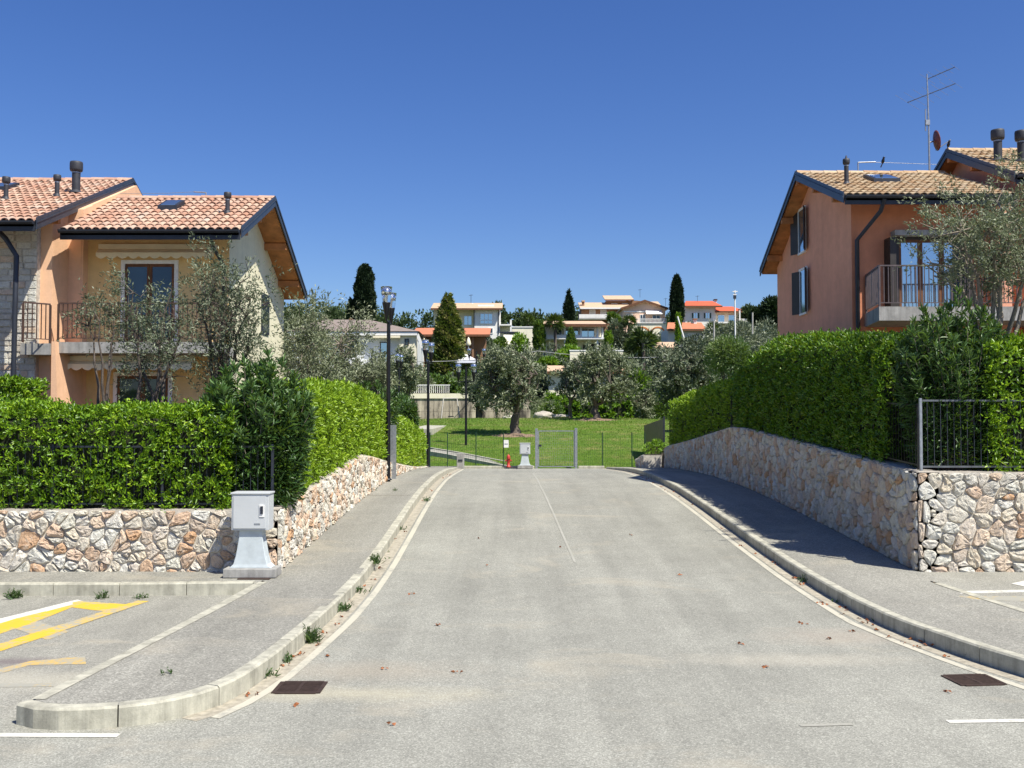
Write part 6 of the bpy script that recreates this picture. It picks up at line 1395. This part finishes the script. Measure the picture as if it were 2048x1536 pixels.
for i in range(24): x = B.X(1270+i*2.6); mb.box((x, y0-1.48, B.Z(646.5)), (x+.08, y0-1.42, B.Z(639.8)))
mb.build('balusters', M['white'], rl, 'stuff')
B.box('lower_wall', 1262, 1331, 649, 674, -1.3, -.01, 'plaster_ivory', down=3)
for cx in (1283, 1314):
    mb = MB(); V = []; n = 12
    for i in range(n+1):
        t_ = math.pi*(.12+.76*i/n)
        for r_ in (15.5, 12.5): V.append((B.X(cx-math.cos(t_)*r_), y0-1.36, B.Z(669-math.sin(t_)*r_*.95)))
        for r_ in (15.5, 12.5): V.append((B.X(cx-math.cos(t_)*r_), y0-1.301, B.Z(669-math.sin(t_)*r_*.95)))
    mb.add(V, [q for i in range(n) for q in ((i*4, i*4+1, i*4+5, i*4+4), (i*4, i*4+4, i*4+6, i*4+2), (i*4+1, i*4+3, i*4+7, i*4+5))]); mb.build('arch', M['orange_paint'], B.root)
# red roofed house
B = Bld('red_roofed_house', 'white house with green shutters and bright red hipped roofs right of the tall cypress', 1368, 1492, 648, 200)
B.box('wall', 1371, 1432, 611, 652, 0, 9, 'plaster_white', down=5); B.slope('roof', 1366, 1443, 611.5, 602, -1.2, 5, 'roof_red', .25, (1.3, 1.0)); B.window(1388, 1395, 626, 636.5, -.02, 'white', 'glass_bright', 2, 'green_post'); B.window(1412, 1419, 626, 636.5, -.02, 'white', 'glass_bright', 2, 'green_post')
B.box('chimney', 1438, 1442.5, 596, 612, 4, 5, 'white'); B.box('chimney_cap', 1437, 1443.5, 593.5, 596, 3.8, 5.2, 'rust')
B.box('wing_wall', 1432.3, 1482, 622, 652, .6, 8, 'plaster_ivory', down=5); B.slope('wing_roof', 1430, 1491, 622, 613, -.6, 5, 'roof_red', .25, (.4, 1.6)); B.window(1438, 1450, 630, 644, .58, 'white', 'glass_bright', 1); B.window(1459, 1470, 630, 643, .58, 'white', 'glass_bright', 1)
B.box('terrace', 1432, 1491, 645, 648, -1.6, .59, 'plaster_white'); B.box('terrace_post', 1476, 1478.5, 622, 645, -1.3, -1.1, 'white'); B.box('terrace_rail', 1478, 1491, 639, 645, -1.6, -1.5, 'plaster_white')
# cottage
B = Bld('tiled_cottage', 'small grey cottage with a mottled orange tile roof below the tall cypress', 1332, 1410, 690, 152)
B.box('wall', 1336, 1407, 657, 690, 0, 7, 'plaster_grey', down=4); B.slope('roof', 1332, 1411, 658, 645, -.8, 4, 'roof_orange', .22, (.8, 0)); B.box('chimney', 1394, 1400, 636, 648, 2.5, 3.2, 'plaster_white'); B.box('chimney_cap', 1393, 1401, 634, 636, 2.3, 3.4, 'plaster_brown'); B.box('roller_shutter', 1375, 1396, 666, 676, -.06, -.01, 'white'); B.box('corner_pillar', 1405, 1409, 660, 690, -.3, -.01, 'white', down=3)
B = Bld('low_outbuilding', 'low roof of faded tiles half buried in shrubs below the pink house', 1300, 1352, 700, 125, 'outbuilding'); B.slope('roof', 1298, 1356, 695, 684, -.5, 3, 'roof_tan'); B.box('wall', 1302, 1352, 696, 720, 0, 3, 'plaster_ivory', down=3)
# long pale roofed wall above the park
B = Bld('long_shed', 'long shed with a pale tiled roof running behind the park olives', 1095, 1300, 760, 91.5, 'shed'); B.slope('roof', 1094, 1262, 743, 731, -.5, 3.2, 'roof_tan'); B.box('wall', 1098, 1258, 745, 790, .1, 3, 'plaster_ivory', down=2)
B = Bld('beige_retaining_wall', 'beige retaining wall under the villa garden', 1130, 1250, 730, 104, 'wall'); B.box('panel', 1140, 1246, 702, 732, 0, .5, 'plaster_ivory', down=3); B.box('coping', 1139, 1247, 700, 702, -.05, .6, 'white')
# gazebo
gz = W(928, 722, 104); zg = H(gz.x, 104); gr = empty('gazebo', (gz.x, 104, zg), 'white party gazebo with a pointed fabric roof in front of the magnolia', 'gazebo'); hw = 1.45; ze = gz.z; zt4 = W(928, 706, 104).z
mb = MB(); mb.add([(gz.x-hw, 104-hw, ze), (gz.x+hw, 104-hw, ze), (gz.x+hw, 104+hw, ze), (gz.x-hw, 104+hw, ze), (gz.x, 104, zt4), (gz.x-hw, 104-hw, ze-.28), (gz.x+hw, 104-hw, ze-.28), (gz.x+hw, 104+hw, ze-.28), (gz.x-hw, 104+hw, ze-.28)], [(0, 1, 4), (1, 2, 4), (2, 3, 4), (3, 0, 4), (0, 5, 6, 1), (1, 6, 7, 2), (2, 7, 8, 3), (3, 8, 5, 0)]); 
t = NT('gazebo_canvas'); t.set((.8, .8, .84), .8); M['canvas'] = t.m
mb.build('canopy', M['canvas'], gr)
for sx in (-1, 1):
    for sy in (-1, 1): mb = MB(); mb.box((gz.x+sx*hw-.05, 104+sy*hw-.05, zg-.3), (gz.x+sx*hw+.05, 104+sy*hw+.05, ze-.05)); mb.build('leg', M['white'], gr)
mb = MB(); mb.box((gz.x-hw, 104-hw-.03, ze-1.6), (gz.x-hw+.5, 104-hw, ze-.28)); mb.build('curtain', M['canvas'], gr)
# retaining wall in the park with balustrade
B = Bld('park_retaining_wall', 'tall concrete retaining wall with dark vertical stains beyond the lawn', 826, 1045, 842, 88.0, 'wall'); 
X0 = W(820, 800, 88).x; X1 = W(1060, 800, 88).x; zt5 = W(900, 797, 88).z
n = 10
for i in range(n):
    for j in range(2):
        mb = MB(); xa_ = X0+(X1-X0)*i/n; xb_ = X0+(X1-X0)*(i+1)/n; z0_ = 2.1+(zt5-2.1)*j/2; z1_ = 2.1+(zt5-2.1)*(j+1)/2; mb.box((xa_+.012, 87.9, z0_+.01), (xb_-.012, 88.3, z1_-.01)); mb.build('panel', M['stained_concrete'], B.root)
mb = MB(); mb.box((X0-.02, 87.97, 1.9), (X1+.02, 88.5, zt5+.0)); mb.build('backing', M['mortar'], B.root); mb = MB(); mb.box((X0, 87.8, zt5+.005), (X1, 88.5, W(900, 787, 88).z)); mb.build('coping', M['plaster_ivory'], B.root)
X2 = W(900, 770, 88.3).x; zr0 = W(850, 786, 88.3).z; r_ = empty('balustrade', (X0, 88.3, zr0), 'pale metal balustrade on top of the stained retaining wall', 'railing')
mb = MB(); mb.box((X0, 88.25, W(850, 771, 88.3).z), (X2, 88.33, W(850, 770, 88.3).z+.03)); mb.build('rail', M['white'], r_); mb = MB(); x = X0
while x < X2: mb.box((x, 88.27, zr0), (x+.04, 88.31, W(850, 771, 88.3).z)); x += .17
mb.build('balusters', M['white'], r_, 'stuff')
# swing frame
Y = 84; r_ = empty('swing_frame', tuple(W(900, 842, Y)), 'wooden swing frame with a dark seat standing before the stained wall', 'swing')
P3 = lambda px, py, d=0: W(px, py, Y+d)
for a, b in (((882, 843), (887, 797)), ((920, 843), (914, 797))):
    for d in (-.6, .6): mb = MB(); mb.tube([P3(a[0], a[1], d), P3(b[0], b[1], 0)], .055, 6); mb.build('leg', M['pole_wood'], r_)
mb = MB(); mb.tube([P3(885, 797), P3(916, 797)], .06, 6); mb.build('top_bar', M['pole_wood'], r_)
for px in (898, 904): mb = MB(); mb.tube([P3(px, 797), P3(px+1, 832)], .015, 4); mb.build('chain', M['dark_metal'], r_)
mb = MB(); mb.box(tuple(P3(896, 834)), tuple(P3(907, 832)+Vector((0, .3, 0)))); mb.build('seat', M['dark_metal'], r_)
# boulders and log bench behind the lawn crest
def boulder(name, label, px0, px1, pyt, pyb, Y, mat, sy=.6, cat='rock'):
    a, b = W(px0, pyb, Y), W(px1, pyt, Y); cx, cz = (a.x+b.x)/2, (a.z+b.z)/2; me = bpy.data.meshes.new(name); bm = bmesh.new(); bmesh.ops.create_icosphere(bm, subdivisions=3, radius=1)
    for v in bm.verts:
        n_ = mnoise.noise(v.co*1.6+Vector((px0, 0, 0))); v.co *= 1+.22*n_; v.co = Vector((cx+v.co.x*abs(b.x-a.x)/2, Y+v.co.y*sy, cz+max(-.8, v.co.z)*abs(b.z-a.z)/2))
    bm.to_mesh(me); bm.free(); o = link_mesh(name, me, mat); tag(o, label, cat)
boulder('boulder', 'large pale pink boulder behind the lawn crest, right of the broad olive trunk', 1066, 1108, 822, 842, 80, M['coping'])
boulder('flat_rock', 'flat pale stone slab lying right of the pink boulder', 1104, 1138, 828, 838, 80, M['coping'], .4)
boulder('flat_rock', 'low dark stones left of the broad olive trunk', 1005, 1030, 830, 842, 81, M['mortar'], .4)
for px, py, Yq, rx, ry, lb in ((1031, 870, 59.6, 1.25, .75, 'ring of bare mulch at the foot of the broad olive'), (1189, 840, 71.4, 1.5, .9, 'ring of bare mulch at the foot of the open olive on the crest')):
    c = W(px, py, Yq); me = bpy.data.meshes.new('mulch'); bm = bmesh.new(); bmesh.ops.create_grid(bm, x_segments=24, y_segments=16, size=1)
    for v in bm.verts:
        r_ = math.hypot(v.co.x, v.co.y); x = c.x+v.co.x*rx*1.2; y = Yq+v.co.y*ry*1.3; v.co = Vector((x, y, H(x, y)+.16*max(-.5, 1-r_*1.15)+.06*mnoise.noise(Vector((x*4, y*4, 0)))))
    bm.to_mesh(me); bm.free(); o = link_mesh('mulch_mound', me, M['bed']); tag(o, kind='structure')
# paths in the park
def ground_strip(name, pts, w_, mat, dz=.05, th=0):
    mb = MB(); V = []; P = []
    for (a, b) in zip(pts, pts[1:]):
        for i in range(8): P.append(Vector(a).lerp(Vector(b), i/8))
    P.append(Vector(pts[-1]))
    for i, p in enumerate(P):
        t_ = (P[min(i+1, len(P)-1)]-P[max(i-1, 0)]); t_.z = 0; t_.normalize(); nrm_ = Vector((-t_.y, t_.x, 0))*w_/2
        for q in (p+nrm_, p-nrm_): V.append((q.x, q.y, p.z+dz))
        for q in (p-nrm_, p+nrm_): V.append((q.x, q.y, p.z-.3))
    mb.add(V, [(i*4+k, i*4+(k+1) % 4, (i+1)*4+(k+1) % 4, (i+1)*4+k) for i in range(len(P)-1) for k in range(4)]+[(0, 1, 2, 3)]); return mb.build(name, mat, None, 'structure')
pa = [W(850, 899, 52), W(905, 908, 50.5), W(960, 919, 49), W(1012, 929, 47.8), W(1045, 934, 47.2)]
ground_strip('park_path', pa, 1.3, M['bay_asphalt'], .0); ground_strip('park_path_kerb', [p+Vector((.2, .75, .03)) for p in pa], .16, M['kerb'], .06); ground_strip('park_path_kerb', [p+Vector((-.2, -.75, -.02)) for p in pa], .16, M['kerb'], .05)
pb = [W(840, 860, 60), W(870, 853, 66), W(905, 847, 72), W(950, 841, 79)]; ground_strip('upper_path', pb, 1.5, M['kerb'], .06)
# poles and cable
def pole(name, label, pix, Y, r_, mat, cat='pole', extra=None):
    pts = [W(a, b, Y) for a, b in pix]; root = empty(name, tuple(pts[0]), label, cat); mb = MB(); mb.tube(pts, r_, 7); mb.build('shaft', M[mat], root)
    if extra: extra(root)
def insul(root):
    for px0, px1, py in ((1465, 1475, 583), (1466, 1473, 589)): mb = MB(); mb.bar(W(px0, py, 119.8), W(px1, py, 119.8), .08, .1); mb.build('crossarm', M['white'], root)
    mb = MB(); mb.box(tuple(W(1467.5, 597, 119.6)), tuple(W(1471.5, 591, 119.9))); mb.build('insulator', M['dark_metal'], root)
pole('utility_pole', 'tall slim white utility pole with a small crossarm right of the red-roofed house', [(1471, 700), (1470, 640), (1469.5, 581)], 120, .09, 'white', extra=insul)
pole('wooden_pole', 'short pale pole standing between the cottage and the utility pole', [(1428, 690), (1428, 642)], 118, .1, 'pole_wood')
pole('wooden_pole', 'pale wooden pole at the right, in front of the dark skyline pines', [(1505, 668), (1505, 625)], 110, .09, 'pole_wood')
pole('leaning_pole', 'white pole leaning against the cottage front', [(1372, 690), (1355, 633)], 128, .1, 'white')
mb = MB()
def catn(a, b, sag, n=10):
    a, b = Vector(a), Vector(b); return [a.lerp(b, i/n)-Vector((0, 0, sag*4*(i/n)*(1-i/n))) for i in range(n+1)]
mb.tube(catn(W(800, 722, 80), W(1075, 702, 90), .35)+catn(W(1075, 702, 90), W(1330, 714, 96), .25)[1:], .028, 5); o = mb.build('overhead_cable', M['cable']); tag(o, 'grey overhead cable sagging across the valley above the park olives', 'cable')
def mini_aerial(px, pyb, pyt, Y, label):
    r_ = empty('roof_aerial', tuple(W(px, pyb, Y)), label, 'antenna'); mb = MB(); mb.tube([W(px, pyb, Y), W(px, pyt, Y)], .035, 5); mb.build('mast', M['dark_metal'], r_); mb = MB(); mb.bar(W(px-4, pyt+2, Y), W(px+4, pyt+1, Y), .05, .05); mb.build('boom', M['dark_metal'], r_)
mini_aerial(942, 606, 589, 153, 'thin aerial on the cream house roof'); mini_aerial(1395, 603, 591, 203, 'thin aerial on the red-roofed house'); mini_aerial(1331, 612, 596, 205, 'thin aerial right of the pink gable'); mini_aerial(1280, 595, 578, 212, 'thin aerial on the brown apartment house')

bush('small leafy plant growing over the low stub wall by the grey side gate', 1308, 880, 45.3, 44, 34, GB, 700, .14, .06, 81)
